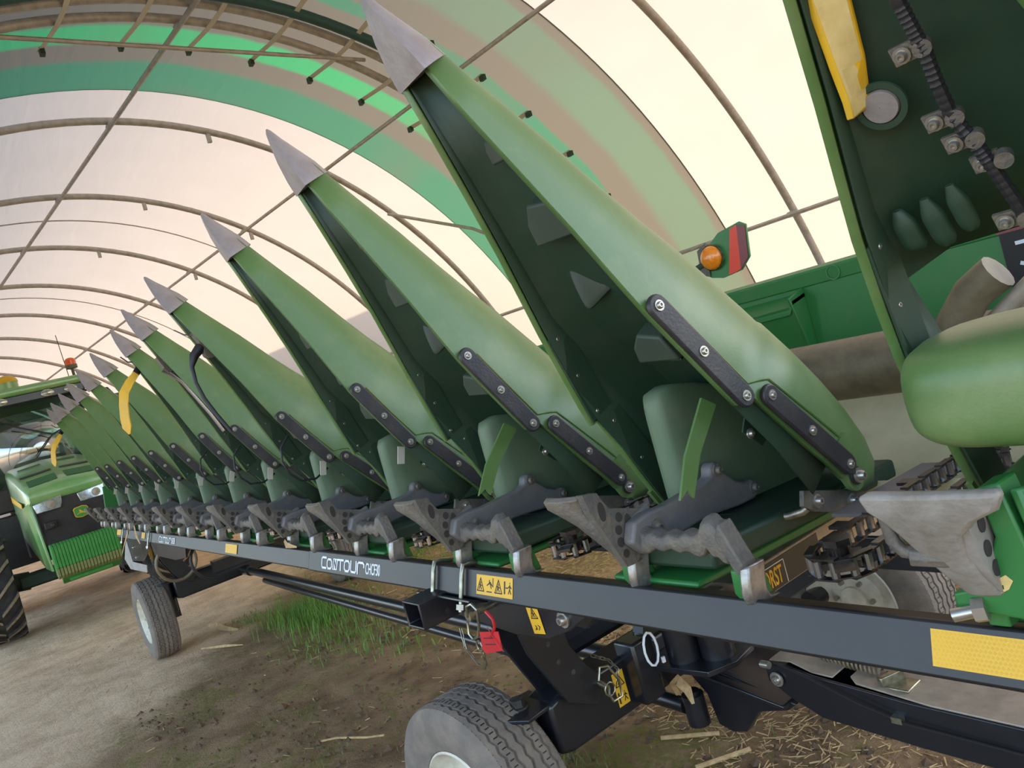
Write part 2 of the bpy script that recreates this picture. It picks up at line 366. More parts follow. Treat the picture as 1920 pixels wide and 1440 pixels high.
fs = [(i * (ny + 1) + j, (i + 1) * (ny + 1) + j, (i + 1) * (ny + 1) + j + 1, i * (ny + 1) + j + 1) for i in range(nx) for j in range(ny)]
b.add(vs, fs)
def q(x0, x1, y0, y1): b.add([(x0, y0, 0), (x1, y0, 0), (x1, y1, 0), (x0, y1, 0)], [(0, 1, 2, 3)])
q(-90, -16, -60, 60); q(4, 60, -60, 60); q(-16, 4, -60, -3); q(-16, 4, 8, 60)
struct(b.build('floor', ground_mat(), sharp=180))

# ================================================================== CORN HEADER
PITCH = .762
SX = [-.46] + [-1.29 - k * PITCH for k in range(12)]          # centre of every divider
HDR = empty('corn_header', (-4.9, 1.9, 0), 'long green twelve-row corn harvesting header with raised divider snouts, resting on the black cart', 'corn header')
ANG = [61.0, 61.2, 64.4, 64.7, 61.6, 62.9, 65.7, 64.7, 64.5, 64.9, 65.2, 65.1, 66.4]
BASE = Vector((0, 1.50, 1.320))
# ---- divider snout in its own frame: x across, y away from the open underside, z from hinge to point
ST = [(1.25, .056, -.012, .048, -.028), (1.10, .086, -.013, .087, -.040), (.95, .118, -.016, .127, -.047), (.80, .152, -.020, .160, -.056), (.68, .180, -.027, .190, -.068),
      (.58, .202, -.034, .220, -.076), (.45, .222, -.045, .252, -.071), (.36, .232, -.055, .276, -.064), (.303, .237, -.060, .290, -.058), (.296, .238, -.034, .292, -.012), (.2, .246, -.030, .316, .006),
      (.1, .252, -.030, .338, .026), (.02, .256, -.028, .352, .046), (-.04, .256, -.026, .352, .057), (-.085, .254, -.012, .325, .078), (-.112, .246, .02, .27, .108)]
def arch(u, w, v0, h, vr, n=22, lip=.016):
    def bs(x): return v0 + (vr - v0) * (x + w) / (2 * w)
    def us(v): return u - (max(0, v - .06) * .40 * max(0, min(1, (.12 - u) / .2)))
    pts = [(-(w - lip), v0 + .002, u), (-w, v0, u)]
    for k in range(1, n):
        t = math.pi * (1 - k / n); c, s_ = math.cos(t), math.sin(t)
        x = w * (1 if c > 0 else -1) * abs(c) ** .80; v = bs(x) + (h - bs(x)) * s_ ** .86
        pts.append((x, v, us(v)))
    pts += [(w, vr, us(vr)), (w - lip, vr + .002, us(vr))]
    return pts
def snout_shell():
    b = MB(); rings = [arch(*s) for s in ST]
    b.loft(rings, closed=False, cap=False)
    r = rings[-1]                                   # rear face, turned in under the hood
    r2 = [(x * .8, v * .86 + .02, u + .004) for x, v, u in r]; b.loft([r, r2], closed=False, cap=False)
    for sx, vc in ((-1, .0), (1, .096)):             # hinge ears
        x = .256 * sx; pts = [(x, vc - .038, .03)] + [(x, vc - .036 * math.cos(math.pi * k / 8), -.068 - .038 * math.sin(math.pi * k / 8)) for k in range(9)] + [(x, vc + .05, .02)]
        b.prism(pts, (-.012 * sx, 0, 0))
    return b
def at_w(u):
    for a, c in zip(ST[:-1], ST[1:]):
        if c[0] <= u <= a[0]:
            t = (u - c[0]) / (a[0] - c[0] + 1e-9); return [c[i] + (a[i] - c[i]) * t for i in range(5)]
    return list(ST[0]) if u > ST[0][0] else list(ST[-1])
def side(u, dv):        # point on the near (+x) flank, dv above its lower edge
    q_ = at_w(u); w, v0, h = q_[1], q_[4], q_[3]; t = math.asin(min(1, (max(dv, 1e-4) / (h - v0)) ** (1 / .86)))
    return Vector((w * math.cos(t) ** .80, v0 + dv, u))
def capsule(p, q, wdt, thk, nrm, n=8):
    p, q = Vector(p), Vector(q); d = (q - p).normalized(); nrm = Vector(nrm); nrm = (nrm - d * nrm.dot(d)).normalized(); s_ = d.cross(nrm)
    pts = []
    for k in range(n + 1):
        t = math.pi / 2 + math.pi * k / n; pts.append(p + d * math.cos(t) * wdt + s_ * math.sin(t) * wdt)
    for k in range(n + 1):
        t = -math.pi / 2 + math.pi * k / n; pts.append(q + d * math.cos(t) * wdt + s_ * math.sin(t) * wdt)
    return pts, nrm * thk
def bolt_head(b, c, n, r=.0078, h=.006):
    n = Vector(n).normalized(); c = Vector(c)
    b.cyl(c, c + n * h * .4, r * 1.5, 12); b.lathe([(r, 0), (r * .95, h * .6), (r * .7, h), (r * .42, h), (r * .35, h * .5), (.0003, h * .5)], c + n * h * .3, n, 12)
shell0 = snout_shell().build('divider_snout', G['green'], HDR, sharp=50, solid=.007, off=Vector((0, 0, 0)))
def sub(b, name, m, **k): return b.build(name, m, shell0, off=Vector((0, 0, 0)), **k)
# point cap
b = MB(); rings = []
for u, w, v0, h in ((1.205, .083, -.030, .078), (1.25, .070, -.028, .066), (1.305, .045, -.022, .043), (1.35, .024, -.012, .024), (1.382, .010, -.003, .013), (1.390, .003, .003, .007)):
    r = []
    for k in range(17):
        t = math.pi * (1 - k / 16); c, s_ = math.cos(t), math.sin(t); r.append((w * (1 if c > 0 else -1) * abs(c) ** 1.15, v0 - .022 * c * w / .08 + (h - v0) * s_ ** 1.1, u))
    rings.append(r)
b.loft(rings, closed=True, cap=True); sub(b, 'nose_tip', G['tip'], sharp=60)
# wear strips on the near flank
for (ua, ub, da, db) in ((.578, .308, .022, .022), (.256, -.022, .026, .032)):
    p, q_ = side(ua, da), side(ub, db); p.x += .004; q_.x += .004; nr = Vector((.97, -.05, .10))
    b = MB(); pts, e = capsule(p, q_, .025, .013, nr); b.prism(pts, e); o = sub(b, 'wear_strip', G['poly'], bevel=.004)
    for t in (0, .5, 1): b = MB(); bolt_head(b, p.lerp(q_, t) + e, e); sub(b, 'strip_bolt', G['bolt'])
b = MB(); b.tube([side(.56, .058), side(.45, .060), side(.31, .062), side(.287, .05), side(.27, .068), side(.2, .075), side(.05, .085), side(-.03, .09)], .0035, 6); sub(b, 'flank_bead', G['green'])
b = MB(); c = Vector((.258, .094, -.068)); b.lathe([(.022, 0), (.022, .004), (.014, .006), (.0003, .006)], c, (1, 0, 0), 16); sub(b, 'hinge_washer', G['poly'])
b = MB(); bolt_head(b, c + Vector((.006, 0, 0)), (1, 0, 0), .012, .014); sub(b, 'hinge_bolt', G['bolt'])
# dark liner strips along the far inside edge, with bolts
for (ua, ub) in ((.56, .31), (.285, -.03)):
    wa, wb = at_w(ua), at_w(ub); b = MB(); x = .016
    b.prism([(-(wa[1] - x), wa[2] + .004, ua), (-(wb[1] - x), wb[2] + .004, ub), (-(wb[1] - x - .01), wb[2] + .075, ub), (-(wa[1] - x - .01), wa[2] + .07, ua)], (.005, 0, 0))
    sub(b, 'liner_strip', G['dkgreen'])
    for t in (.06, .5, .94):
        b = MB(); u = ua + (ub - ua) * t; s_ = at_w(u); bolt_head(b, (-(s_[1] - x - .006), s_[2] + .03, u), (1, 0, 0), .006, .005); sub(b, 'liner_bolt', G['bolt'])
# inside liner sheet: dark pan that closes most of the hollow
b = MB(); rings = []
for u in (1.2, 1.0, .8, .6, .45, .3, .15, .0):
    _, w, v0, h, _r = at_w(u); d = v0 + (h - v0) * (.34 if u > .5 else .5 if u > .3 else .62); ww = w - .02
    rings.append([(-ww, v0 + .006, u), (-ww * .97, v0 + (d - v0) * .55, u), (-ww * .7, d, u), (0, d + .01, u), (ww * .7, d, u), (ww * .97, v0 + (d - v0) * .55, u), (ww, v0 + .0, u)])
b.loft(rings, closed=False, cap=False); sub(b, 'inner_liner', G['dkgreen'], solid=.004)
# gussets inside
def gusset(u0, u1, f0, f1, name='inner_gusset', m='innergreen'):
    b = MB(); s0, s1 = at_w(u0), at_w(u1); w = s1[1] - .03
    x0, x1 = f0 * w, f1 * w; v = s1[2]
    b.prism([(x0, v + .02, u1), (x1, v + .0, u1), (x1 * .9, v + .005, u0), (x0 + (x1 - x0) * .35, v + .02, u0 + .01), (x0 + (x1 - x0) * .1, v + .02, (u0 + u1) / 2 + .01)], (0, .05, .0))
    return sub(b, name, G[m], bevel=.006)
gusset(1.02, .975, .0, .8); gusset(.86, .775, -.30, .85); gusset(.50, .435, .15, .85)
b = MB(); rings = []                                 # moulded funnel behind the second gusset
for t in range(7):
    a = t / 6; u = .735 - .115 * a + .03 * math.sin(a * math.pi); hw = .10 - .02 * a; cx = .035
    rings.append([(cx - hw + hw * 2 * k / 8, .005 + .055 * math.sin(math.pi * k / 8) ** .7 + .06 * (1 - a), u - .05 * abs(k / 8 - .85)) for k in range(9)])
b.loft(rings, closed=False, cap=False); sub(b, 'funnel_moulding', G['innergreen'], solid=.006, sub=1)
b = MB(); b.box((.06, .06, .47), (.03, .012, .20), Matrix.Rotation(.12, 3, 'Y')); b.box((.13, .05, .36), (.03, .012, .26), Matrix.Rotation(-.3, 3, 'Y')); sub(b, 'inner_brace', G['innergreen'])
# prop strap with forked foot hanging by the near wall
b = MB(); S = lambda x, y, z: (x, (y - 1.50) * math.sin(R_(64.5)) + (z - 1.33) * math.cos(R_(64.5)), -(y - 1.50) * math.cos(R_(64.5)) + (z - 1.33) * math.sin(R_(64.5)))
def flat(pts, x, t): return [S(x, y, z) for y, z in pts], (t, 0, 0)
P_, e = flat([(1.290, 1.612), (1.328, 1.585), (1.234, 1.505), (1.178, 1.430), (1.166, 1.452), (1.138, 1.440), (1.190, 1.517)], .168, .006); b.prism(P_, e)
sub(b, 'prop_strap', G['green'])
b = MB(); path = []
for k in range(60): path.append(Vector(S(.17 + .012 * math.cos(k * 1.05), 1.40 + .0012 * k * .4 + .012 * math.sin(k * 1.05), 1.61 - .0014 * k)))
b.tube(path, .0025, 5); sub(b, 'coil_spring', G['arm'])
b = MB(); b.prism([S(.165, 1.43, 1.55), S(.165, 1.49, 1.47), S(.165, 1.44, 1.45), S(.165, 1.39, 1.50)], (.004, 0, 0)); sub(b, 'latch_plate', G['dkgreen'])
for y, z in ((1.425, 1.535), (1.465, 1.48), (1.41, 1.49)): b = MB(); bolt_head(b, S(.17, y, z), (1, 0, 0), .008, .008); sub(b, 'latch_bolt', G['bolt'])
snouts = []
for k, x in enumerate(SX):
    o = shell0 if k == 0 else copy_tree(shell0, HDR)
    o.location = Vector((x, BASE.y, BASE.z)) - HDR.location; o.rotation_euler = (R_(90 - ANG[k]), 0, 0); snouts.append(o)
shell0['label'] = 'big end divider snout cut off by the picture edge, seen from its open underside'

def part(b, name, m, **k): return b.build(name, m, HDR, **k)
def repeat(objs, xs, x0):
    for x in xs:
        for o in objs:
            c = copy_tree(o, HDR); c.location = Vector(o.location) + Vector((x - x0, 0, 0))
# ---- one row's fixed pieces, built round divider 1 (x0) and repeated
x0 = -1.275; ROWX = [x + .015 for x in SX]; ROWX[0] = -.445; row = []
# rounded inner hood under the snout
b = MB(); rings = []
for y, zt, zb, w in ((1.355, 1.55, 1.33, .012), (1.358, 1.585, 1.31, .03), (1.372, 1.605, 1.29, .045), (1.42, 1.615, 1.27, .052), (1.5, 1.60, 1.25, .055), (1.6, 1.57, 1.22, .058), (1.78, 1.52, 1.18, .06), (1.95, 1.45, 1.17, .06)):
    r = []
    for k in range(24):
        t = 2 * math.pi * k / 24; c, s_ = math.cos(t), math.sin(t); e_ = .30
        r.append((x0 - .080 + w * .8 * math.copysign(abs(c) ** e_, c), y, (zt + zb) / 2 + (zt - zb) / 2 * math.copysign(abs(s_) ** e_, s_)))
    rings.append(r)
b.loft(rings); row.append(part(b, 'inner_hood', G['olive'], sharp=60))
# nose casting : curved front flange and a drilled side plate
def holed_plate(pts, holes, x, t):           # pts (y,z), holes (y,z,ry,rz,rot) pressed into the plate
    b = MB(); b.prism([(x, y, z) for y, z in pts], (t, 0, 0)); return b
b = MB(); rings = []
for z, xl, yf, yr in ((1.452, -.150, 1.030, 1.045), (1.444, -.156, 1.022, 1.042), (1.425, -.150, 1.024, 1.044), (1.405, -.122, 1.034, 1.052), (1.38, -.090, 1.046, 1.064), (1.345, -.070, 1.064, 1.082), (1.305, -.052, 1.088, 1.106), (1.268, -.045, 1.112, 1.128)):
    pts = []
    xr = -.048 if z > 1.40 else -.03
    for k in range(7):
        a = k / 6; x = xl + (xr - xl) * a; pts.append((x0 + x, yf + .016 * (abs(a - .35) ** 2) * 2 + (.02 * max(0, a - .8) * 5 if z < 1.43 else 0), z))
    for k in range(7):
        a = 1 - k / 6; x = xl + (xr - xl) * a; pts.append((x0 + x, yr + .016 * (abs(a - .35) ** 2) * 2 + (.02 * max(0, a - .8) * 5 if z < 1.43 else 0), z - .004))
    rings.append(pts)
b.loft(rings); nose = part(b, 'nose_casting', G['cast'], bevel=.003, sharp=45); row.append(nose)
b = MB(); outline = [(1.035, 1.455), (1.075, 1.448), (1.085, 1.425), (1.098, 1.405), (1.13, 1.395), (1.158, 1.385), (1.20, 1.37), (1.235, 1.345), (1.225, 1.315), (1.19, 1.30), (1.165, 1.282), (1.13, 1.266), (1.105, 1.268), (1.075, 1.34), (1.045, 1.41)]
b.prism([(x0 - .045, y, z) for y, z in outline], (.022, 0, 0)); b.cur = 1
for y, z, ry, rz in ((1.118, 1.378, .010, .011), (1.108, 1.352, .010, .011), (1.105, 1.325, .010, .011), (1.112, 1.297, .009, .010), (1.142, 1.345, .012, .034), (1.075, 1.405, .010, .022)):
    b.lathe([(1.0, 0), (1.0, .0015), (.0003, .0015)], (0, 0, 0), (1, 0, 0), 14)
    n = 14 * 3; b.v[-n:] = [(x0 - .0235 + v[0], y + v[1] * ry, z + v[2] * rz) for v in b.v[-n:]]
b.build('casting_plate', [G['cast'], G['hole']], nose, bevel=.0)
# long curved support arm
def arm_pts(): return [(y - .028, z - .030) for y, z in [(1.135, 1.352), (1.155, 1.392), (1.20, 1.40), (1.26, 1.396), (1.33, 1.400), (1.395, 1.402), (1.428, 1.412), (1.434, 1.432), (1.450, 1.440), (1.470, 1.434), (1.478, 1.408), (1.51, 1.375), (1.545, 1.358), (1.572, 1.358), (1.586, 1.345), (1.586, 1.322), (1.565, 1.310), (1.50, 1.312), (1.43, 1.320), (1.36, 1.324), (1.29, 1.320), (1.22, 1.308), (1.17, 1.314)]]
b = MB(); b.prism([(x0 - .022, y, z) for y, z in arm_pts()], (.034, 0, 0)); b.prism([(x0 - .04, 1.145, 1.365), (x0 - .04, 1.215, 1.382), (x0 - .04, 1.22, 1.355), (x0 - .04, 1.16, 1.34)], (.02, 0, 0))
arm = part(b, 'support_arm', G['arm'], bevel=.007, bseg=3); row.append(arm)
for y, z, r in ((1.157, 1.322, .013), (1.190, 1.330, .013), (1.426, 1.388, .011), (1.540, 1.308, .011)): b = MB(); bolt_head(b, (x0 + .0125, y, z), (1, 0, 0), r, .010); b.build('arm_bolt', G['cast'], arm)
# lumpy cast lever reaching to the next deck plate, and its tab
b = MB(); rings = []
for k in range(22):
    a = k / 21; x = x0 - .01 + .245 * a; z = 1.318 - .004 * a + .004 * math.sin(a * 34) + (.018 if .8 < a < .95 else 0); hz = .030 - .012 * math.sin(min(1, a * 1.25) * math.pi) + (.012 if a > .82 else 0); y = 1.150 + .006 * a
    rings.append([(x, y - .018, z - hz), (x, y - .024, z - hz * .3), (x, y - .02, z + hz * .7), (x, y - .005, z + hz), (x, y + .014, z + hz), (x, y + .02, z), (x, y + .012, z - hz)])
b.loft(rings)
rings = []
for a in range(6):
    t = a / 5; x = x0 + .222 + .035 * t; z = 1.345 - .085 * t
    rings.append([(x, 1.128, z - .012), (x + .02, 1.124, z + .018), (x + .028, 1.16, z + .022), (x + .008, 1.166, z - .010)])
b.loft(rings); row.append(part(b, 'lock_lever', G['cast'], bevel=.004, sharp=50))
# skid shoes : green ear with a polished front edge
for dx, sy in ((.240, 0.0), (-.085, .012)):
    b = MB(); y = 1.128 + sy
    b.prism([(x0 + dx, y, 1.268), (x0 + dx, y + .062, 1.272), (x0 + dx, y + .072, 1.225), (x0 + dx, y + .078, 1.196), (x0 + dx, y + .01, 1.20), (x0 + dx, y - .004, 1.222)], (.028, 0, 0))
    o = part(b, 'skid_shoe', G['greenpaint'], bevel=.004); row.append(o)
    b = MB(); rings = []
    for z, yy, w in ((1.275, 1.126, .012), (1.25, 1.118, .016), (1.222, 1.112, .018), (1.203, 1.118, .020), (1.196, 1.15, .022)):
        rings.append([(x0 + dx + .026, yy + sy, z), (x0 + dx + .044, yy + sy + .008, z), (x0 + dx + .048, yy + sy + .055, z), (x0 + dx + .028, yy + sy + .058, z)])
    b.loft(rings); b.build('polished_edge', G['skid'], o, bevel=.004)
    b = MB(); pts, e = capsule((x0 + dx + .0285, y + .022, 1.247), (x0 + dx + .0285, y + .045, 1.238), .006, .001, (1, 0, 0)); b.prism(pts, e); b.build('shoe_slot', G['ink'], o)
# green row tray
b = MB(); b.prism([(x0 - .16, 1.17, 1.200), (x0 - .16, 1.17, 1.214), (x0 - .16, 1.20, 1.216), (x0 - .16, 1.95, 1.19), (x0 - .16, 1.95, 1.16), (x0 - .16, 1.22, 1.196)], (.265, 0, 0)); row.append(part(b, 'row_tray', G['greenpaint'], bevel=.006))
b = MB(); b.prism([(x0 - .11, 1.19, 1.235), (x0 - .11, 1.19, 1.29), (x0 - .11, 1.95, 1.25), (x0 - .11, 1.95, 1.2)], (.26, 0, 0)); row.append(part(b, 'gear_case', G['dkgreen'], bevel=.01))
# latch bracket with two bolts, cross rod
b = MB(); b.prism([(x0 + .19, 1.47, 1.318), (x0 + .19, 1.69, 1.248), (x0 + .19, 1.72, 1.222), (x0 + .19, 1.725, 1.188), (x0 + .19, 1.70, 1.188), (x0 + .19, 1.67, 1.225), (x0 + .19, 1.665, 1.168), (x0 + .19, 1.655, 1.168), (x0 + .19, 1.655, 1.200), (x0 + .19, 1.49, 1.262), (x0 + .19, 1.455, 1.285)], (.012, 0, 0))
lb = part(b, 'latch_bracket', G['cast'], bevel=.002); row.append(lb)
for y, z in ((1.505, 1.282), (1.635, 1.240)): b = MB(); bolt_head(b, (x0 + .202, y, z), (1, 0, 0), .011, .012); b.build('bracket_bolt', G['bolt'], lb)
b = MB(); b.tube([(x0 - .10, 1.40, 1.275), (x0 + .155, 1.455, 1.262), (x0 + .185, 1.47, 1.268), (x0 + .195, 1.475, 1.275)], .009, 10); row.append(part(b, 'cross_rod', G['zinc']))
# gathering chains on both sides of every gap, sprockets, deck plates
def chain(xc, ya, yb, z, r=.052):
    b = MB(); b2 = b; pts = []; L1 = yb - ya; n1 = int(L1 / .038)
    for k in range(n1): pts.append((xc + r, ya + L1 * k / n1, 0))
    for k in range(5): t = math.pi * k / 5; pts.append((xc + r * math.cos(t), yb + r * math.sin(t), 0))
    for k in range(n1): pts.append((xc - r, yb - L1 * k / n1, 0))
    for k in range(5): t = math.pi + math.pi * k / 5; pts.append((xc + r * math.cos(t), ya + r * math.sin(t), 0))
    N_ = len(pts)
    for k in range(N_):
        p = Vector((pts[k][0], pts[k][1], z)); q_ = Vector((pts[(k + 1) % N_][0], pts[(k + 1) % N_][1], z)); d = q_ - p; mid = (p + q_) / 2; rot = d.to_track_quat('X', 'Z').to_matrix()
        dz = .019 if k % 2 else .016
        for s_ in (-1, 1): b.box(mid + Vector((0, 0, dz * s_)), (d.length + .016, .016, .003), rot)
        b.cur = 1; b2.cyl(p - Vector((0, 0, .0145)), p + Vector((0, 0, .0145)), .008, 8); b.cur = 0
        if k % 7 == 3:
            out = (mid - Vector((xc, min(max(mid.y, ya), yb), z))).normalized(); b.box(mid + out * .022 + Vector((0, 0, .012)), (.034, .042, .007), rot)
    return b, b2
for xc in (x0 + .435, ):
    b, b2 = chain(xc, 1.205, 1.80, 1.272, .052); c = part(b, 'gathering_chain', [G['chain'], G['roller']]); row.append(c)
    b = MB(); prof = []
    for k in range(24):
        r = .050 if k % 2 else .040; t = 2 * math.pi * k / 24; prof.append((xc + r * math.cos(t), 1.205 + r * math.sin(t), 1.266))
    b.prism(prof, (0, 0, .012)); b.cyl((xc, 1.205, 1.255), (xc, 1.205, 1.305), .018, 12); b.cyl((xc, 1.205, 1.3), (xc, 1.205, 1.312), .026, 6); row.append(part(b, 'idler_sprocket', G['chain']))
for xa, xb_ in ((x0 + .22, x0 + .335), ):
    b = MB(); b.prism([(xa, 1.52, 1.238), (xb_, 1.52, 1.238), (xb_, 1.95, 1.225), (xa, 1.95, 1.225)], (0, 0, .008)); row.append(part(b, 'deck_plate', G['arm']))
rownames = [o.name for o in row]
repeat(row, ROWX[2:], x0)
# first row on the right: its casting is bare, painted leg behind it, lever swung down
x = ROWX[0]
b = MB(); rings = []
for z, xl, xr, yf in ((1.450, -.650, -.476, 1.030), (1.444, -.664, -.470, 1.022), (1.422, -.656, -.482, 1.024), (1.405, -.640, -.515, 1.030), (1.38, -.622, -.540, 1.038), (1.345, -.606, -.545, 1.052), (1.31, -.590, -.540, 1.070), (1.275, -.575, -.530, 1.090)):
    pts = [(xl + (xr - xl) * k / 6, yf + .02 * abs(k / 6 - .4) ** 2, z) for k in range(7)]; rings.append(pts + [(p[0], p[1] + .02, p[2] - .004) for p in pts[::-1]])
b.loft(rings); ec = part(b, 'nose_casting', G['castpale'], bevel=.004, sharp=45); ec['label'] = 'bare pale nose casting of the end row'
b = MB(); b.prism([(-.548, y, z) for y, z in ((1.04, 1.43), (1.08, 1.425), (1.14, 1.40), (1.17, 1.35), (1.165, 1.30), (1.135, 1.265), (1.105, 1.268), (1.06, 1.35))], (.02, 0, 0)); b.cur = 1
for y, z, ry, rz in ((1.085, 1.385, .010, .012), (1.085, 1.35, .010, .012), (1.095, 1.318, .010, .012), (1.108, 1.288, .010, .011), (1.118, 1.355, .010, .034), (1.145, 1.375, .008, .012)):
    b.lathe([(1.0, 0), (1.0, .0015), (.0003, .0015)], (0, 0, 0), (1, 0, 0), 14)
    n = 14 * 3; b.v[-n:] = [(-.5275 + v[0], y + v[1] * ry, z + v[2] * rz) for v in b.v[-n:]]
b.build('casting_plate', [G['castpale'], G['hole']], ec)
b = MB(); b.prism([(xx, 1.10, z) for xx, z in ((-.532, 1.43), (-.500, 1.438), (-.488, 1.37), (-.478, 1.31), (-.44, 1.25), (-.44, 1.235), (-.60, 1.248), (-.60, 1.272), (-.552, 1.285), (-.545, 1.31), (-.522, 1.36))], (0, .06, 0)); b.prism([(-.49, 1.10, 1.43), (-.47, 1.16, 1.42), (-.40, 1.35, 1.28), (-.40, 1.35, 1.22), (-.42, 1.16, 1.24), (-.47, 1.10, 1.30)], (.014, 0, 0))
lg = part(b, 'end_row_leg', G['greenpaint'], bevel=.004)
b = MB(); b.prism([(xx, 1.0995, z) for xx, z in ((-.548, 1.302), (-.530, 1.300), (-.520, 1.306), (-.512, 1.298), (-.520, 1.285), (-.536, 1.276), (-.545, 1.284), (-.556, 1.290))], (0, -.001, 0)); b.build('paint_chip', G['woody'], lg)
b = MB(); b.prism([(x - .13, 1.13, 1.248), (x - .13, 1.20, 1.26), (x - .13, 1.24, 1.23), (x - .13, 1.22, 1.204), (x - .13, 1.13, 1.212)], (.03, 0, 0)); part(b, 'skid_shoe', G['greenpaint'], bevel=.003)
b = MB(); b.tube([(x - .195, 1.045, 1.415), (x - .195, 1.05, 1.37), (x - .185, 1.055, 1.352), (x - .16, 1.06, 1.347)], .010, 10); b.tube([(x - .178, 1.057, 1.345), (x - .12, 1.075, 1.338)], .016, 8)
part(b, 'lock_peg', G['cast'], bevel=.002)
b = MB(); b.cyl((x - .155, 1.085, 1.244), (x - .115, 1.10, 1.252), .010, 10); b.cyl((x - .128, 1.095, 1.25), (x - .112, 1.10, 1.252), .018, 6); part(b, 'shoe_bolt', G['bolt'])
for o in row:
    n = o.name.split('.')[0]
    if n in ('row_tray', 'deck_plate', 'gear_case'):
        c = copy_tree(o, HDR); c.location = Vector(o.location) + Vector((x - x0, 0, 0))
b = MB(); b.prism([(x - .15, 1.24, 1.38), (x - .15, 1.6, 1.40), (x - .15, 1.6, 1.2), (x - .15, 1.20, 1.2), (x - .15, 1.22, 1.27)], (.32, 0, 0)); part(b, 'end_row_cheek', G['greenpaint'], bevel=.008)
b = MB(); b.cyl((x + .06, 1.16, 1.37), (x + .065, 1.165, 1.45), .010, 10); b.cyl((x + .065, 1.165, 1.36), (x + .065, 1.165, 1.372), .035, 14); part(b, 'row_pin', G['zinc'])
b = MB(); rings = []
for y, zt, zb, w in ((1.125, 1.57, 1.515, .05), (1.130, 1.60, 1.490, .10), (1.15, 1.622, 1.472, .145), (1.21, 1.64, 1.46, .18), (1.33, 1.645, 1.45, .20), (1.5, 1.63, 1.43, .21), (1.75, 1.58, 1.40, .22)):
    r = []
    for k in range(28):
        t = 2 * math.pi * k / 28; c, s_ = math.cos(t), math.sin(t); e_ = .55
        r.append((x - .035 + w * math.copysign(abs(c) ** e_, c), y, (zt + zb) / 2 + (zt - zb) / 2 * math.copysign(abs(s_) ** e_, s_)))
    rings.append(r)
b.loft(rings); part(b, 'inner_hood', G['green'], sharp=60, sub=1)
# ---- rear of the header
XR, XL = .9, SX[-1] - .45
b = MB(); prof = [(1.85, 1.22), (1.95, 1.19), (2.15, 1.12), (2.4, 1.12), (2.6, 1.20), (2.74, 1.36), (2.78, 1.43), (2.80, 1.43), (2.76, 1.34), (2.62, 1.17), (2.4, 1.09), (2.12, 1.09), (1.93, 1.165), (1.84, 1.19)]
b.prism([(XL, y, z) for y, z in prof], (XR - XL, 0, 0)); part(b, 'auger_trough', G['worn'], sharp=60)
b = MB(); b.tube([(XL, 2.735, 1.40), (XR, 2.735, 1.40)], .062, 18); part(b, 'lower_tube', G['rubgreen'])
b = MB(); b.prism([(XL, 2.80, 1.40), (XL, 2.80, 1.80), (XL, 2.84, 1.80), (XL, 2.84, 1.40)], (XR - XL, 0, 0)); bs = part(b, 'back_sheet', G['greenpaint'], bevel=.004)
b = MB(); b.prism([(XL, 2.795, 1.735), (XL, 2.79, 1.795), (XL, 2.83, 1.81), (XL, 2.83, 1.735)], (XR - XL, 0, 0)); part(b, 'top_rail', G['greenpaint'], bevel=.006)
xr = -1.80
b = MB(); b.prism([(xr - .62, 2.80, 1.715), (xr, 2.80, 1.72), (xr, 2.70, 1.70), (xr - .02, 2.70, 1.665), (xr - .62, 2.72, 1.65)], (0, 0, -.02))
b.prism([(xr, 2.80, 1.74), (xr, 2.69, 1.71), (xr, 2.755, 1.485), (xr, 2.80, 1.475)], (-.012, 0, 0)); b.prism([(xr, 2.76, 1.49), (xr, 2.70, 1.68), (xr - .62, 2.72, 1.66), (xr - .2, 2.77, 1.49)], (0, .006, 0))
part(b, 'sheet_bracket', G['greenpaint'], bevel=.004)
b = MB(); b.lathe([(.03, 0), (.03, .004), (.024, .004), (.024, 0)], (-1.655, 2.792, 1.765), (0, -1, 0), 20); part(b, 'stamped_ring', G['greenpaint'])
b = MB(); bolt_head(b, (-1.97, 2.797, 1.475), (0, -1, 0), .012, .012); part(b, 'sheet_bolt', G['bolt'])
# cross auger
b = MB(); b.tube([(XL + .1, 2.35, 1.45), (XR, 2.35, 1.45)], .10, 20); au = part(b, 'cross_auger', G['brown'])
b = MB(); n = 22 * 60; inner = []; outer = []
xs = [-.55 + (XR + .55) * k / 200 for k in range(201)]
for xx in xs:
    t = xx / .5 * 2 * math.pi; inner.append((xx, 2.35 + .10 * math.cos(t), 1.45 + .10 * math.sin(t))); outer.append((xx, 2.35 + .24 * math.cos(t), 1.45 + .24 * math.sin(t)))
b.loft([inner, outer], closed=False, cap=False); b.build('auger_flighting', G['brown'], au, solid=.006)
# marker light on its arm
b = MB(); b.tube([(-2.32, 2.8, 1.80), (-2.32, 2.78, 1.86), (-2.28, 2.77, 1.93), (-2.16, 2.77, 1.955)], .018, 10); ml = part(b, 'light_arm', G['dkgreen'])
fr_ = [(-2.24, 1.925), (-2.215, 1.985), (-2.10, 2.055), (-1.985, 2.07), (-1.955, 2.05), (-1.975, 1.92), (-2.03, 1.875), (-2.13, 1.865), (-2.19, 1.88)]
b = MB(); b.prism([(xx, 2.765, z) for xx, z in fr_], (0, .008, 0)); b.build('light_panel', G['greenpaint'], ml)
b = MB(); b.prism([(-2.035, 2.764, 2.052), (-2.095, 2.764, 1.872), (-2.065, 2.764, 1.872), (-2.03, 2.764, 1.88), (-1.998, 2.764, 2.06)], (0, -.003, 0)); o = b.build('red_reflector', G['redtape'], ml); o['label'] = 'bright red reflective stripe'
b = MB(); b.prism([(-1.998, 2.764, 2.06), (-2.03, 2.764, 1.88), (-1.982, 2.764, 1.918), (-1.960, 2.764, 2.045)], (0, -.003, 0)); o = b.build('dark_reflector', G['dkred'], ml); o['label'] = 'dark red reflective stripe'
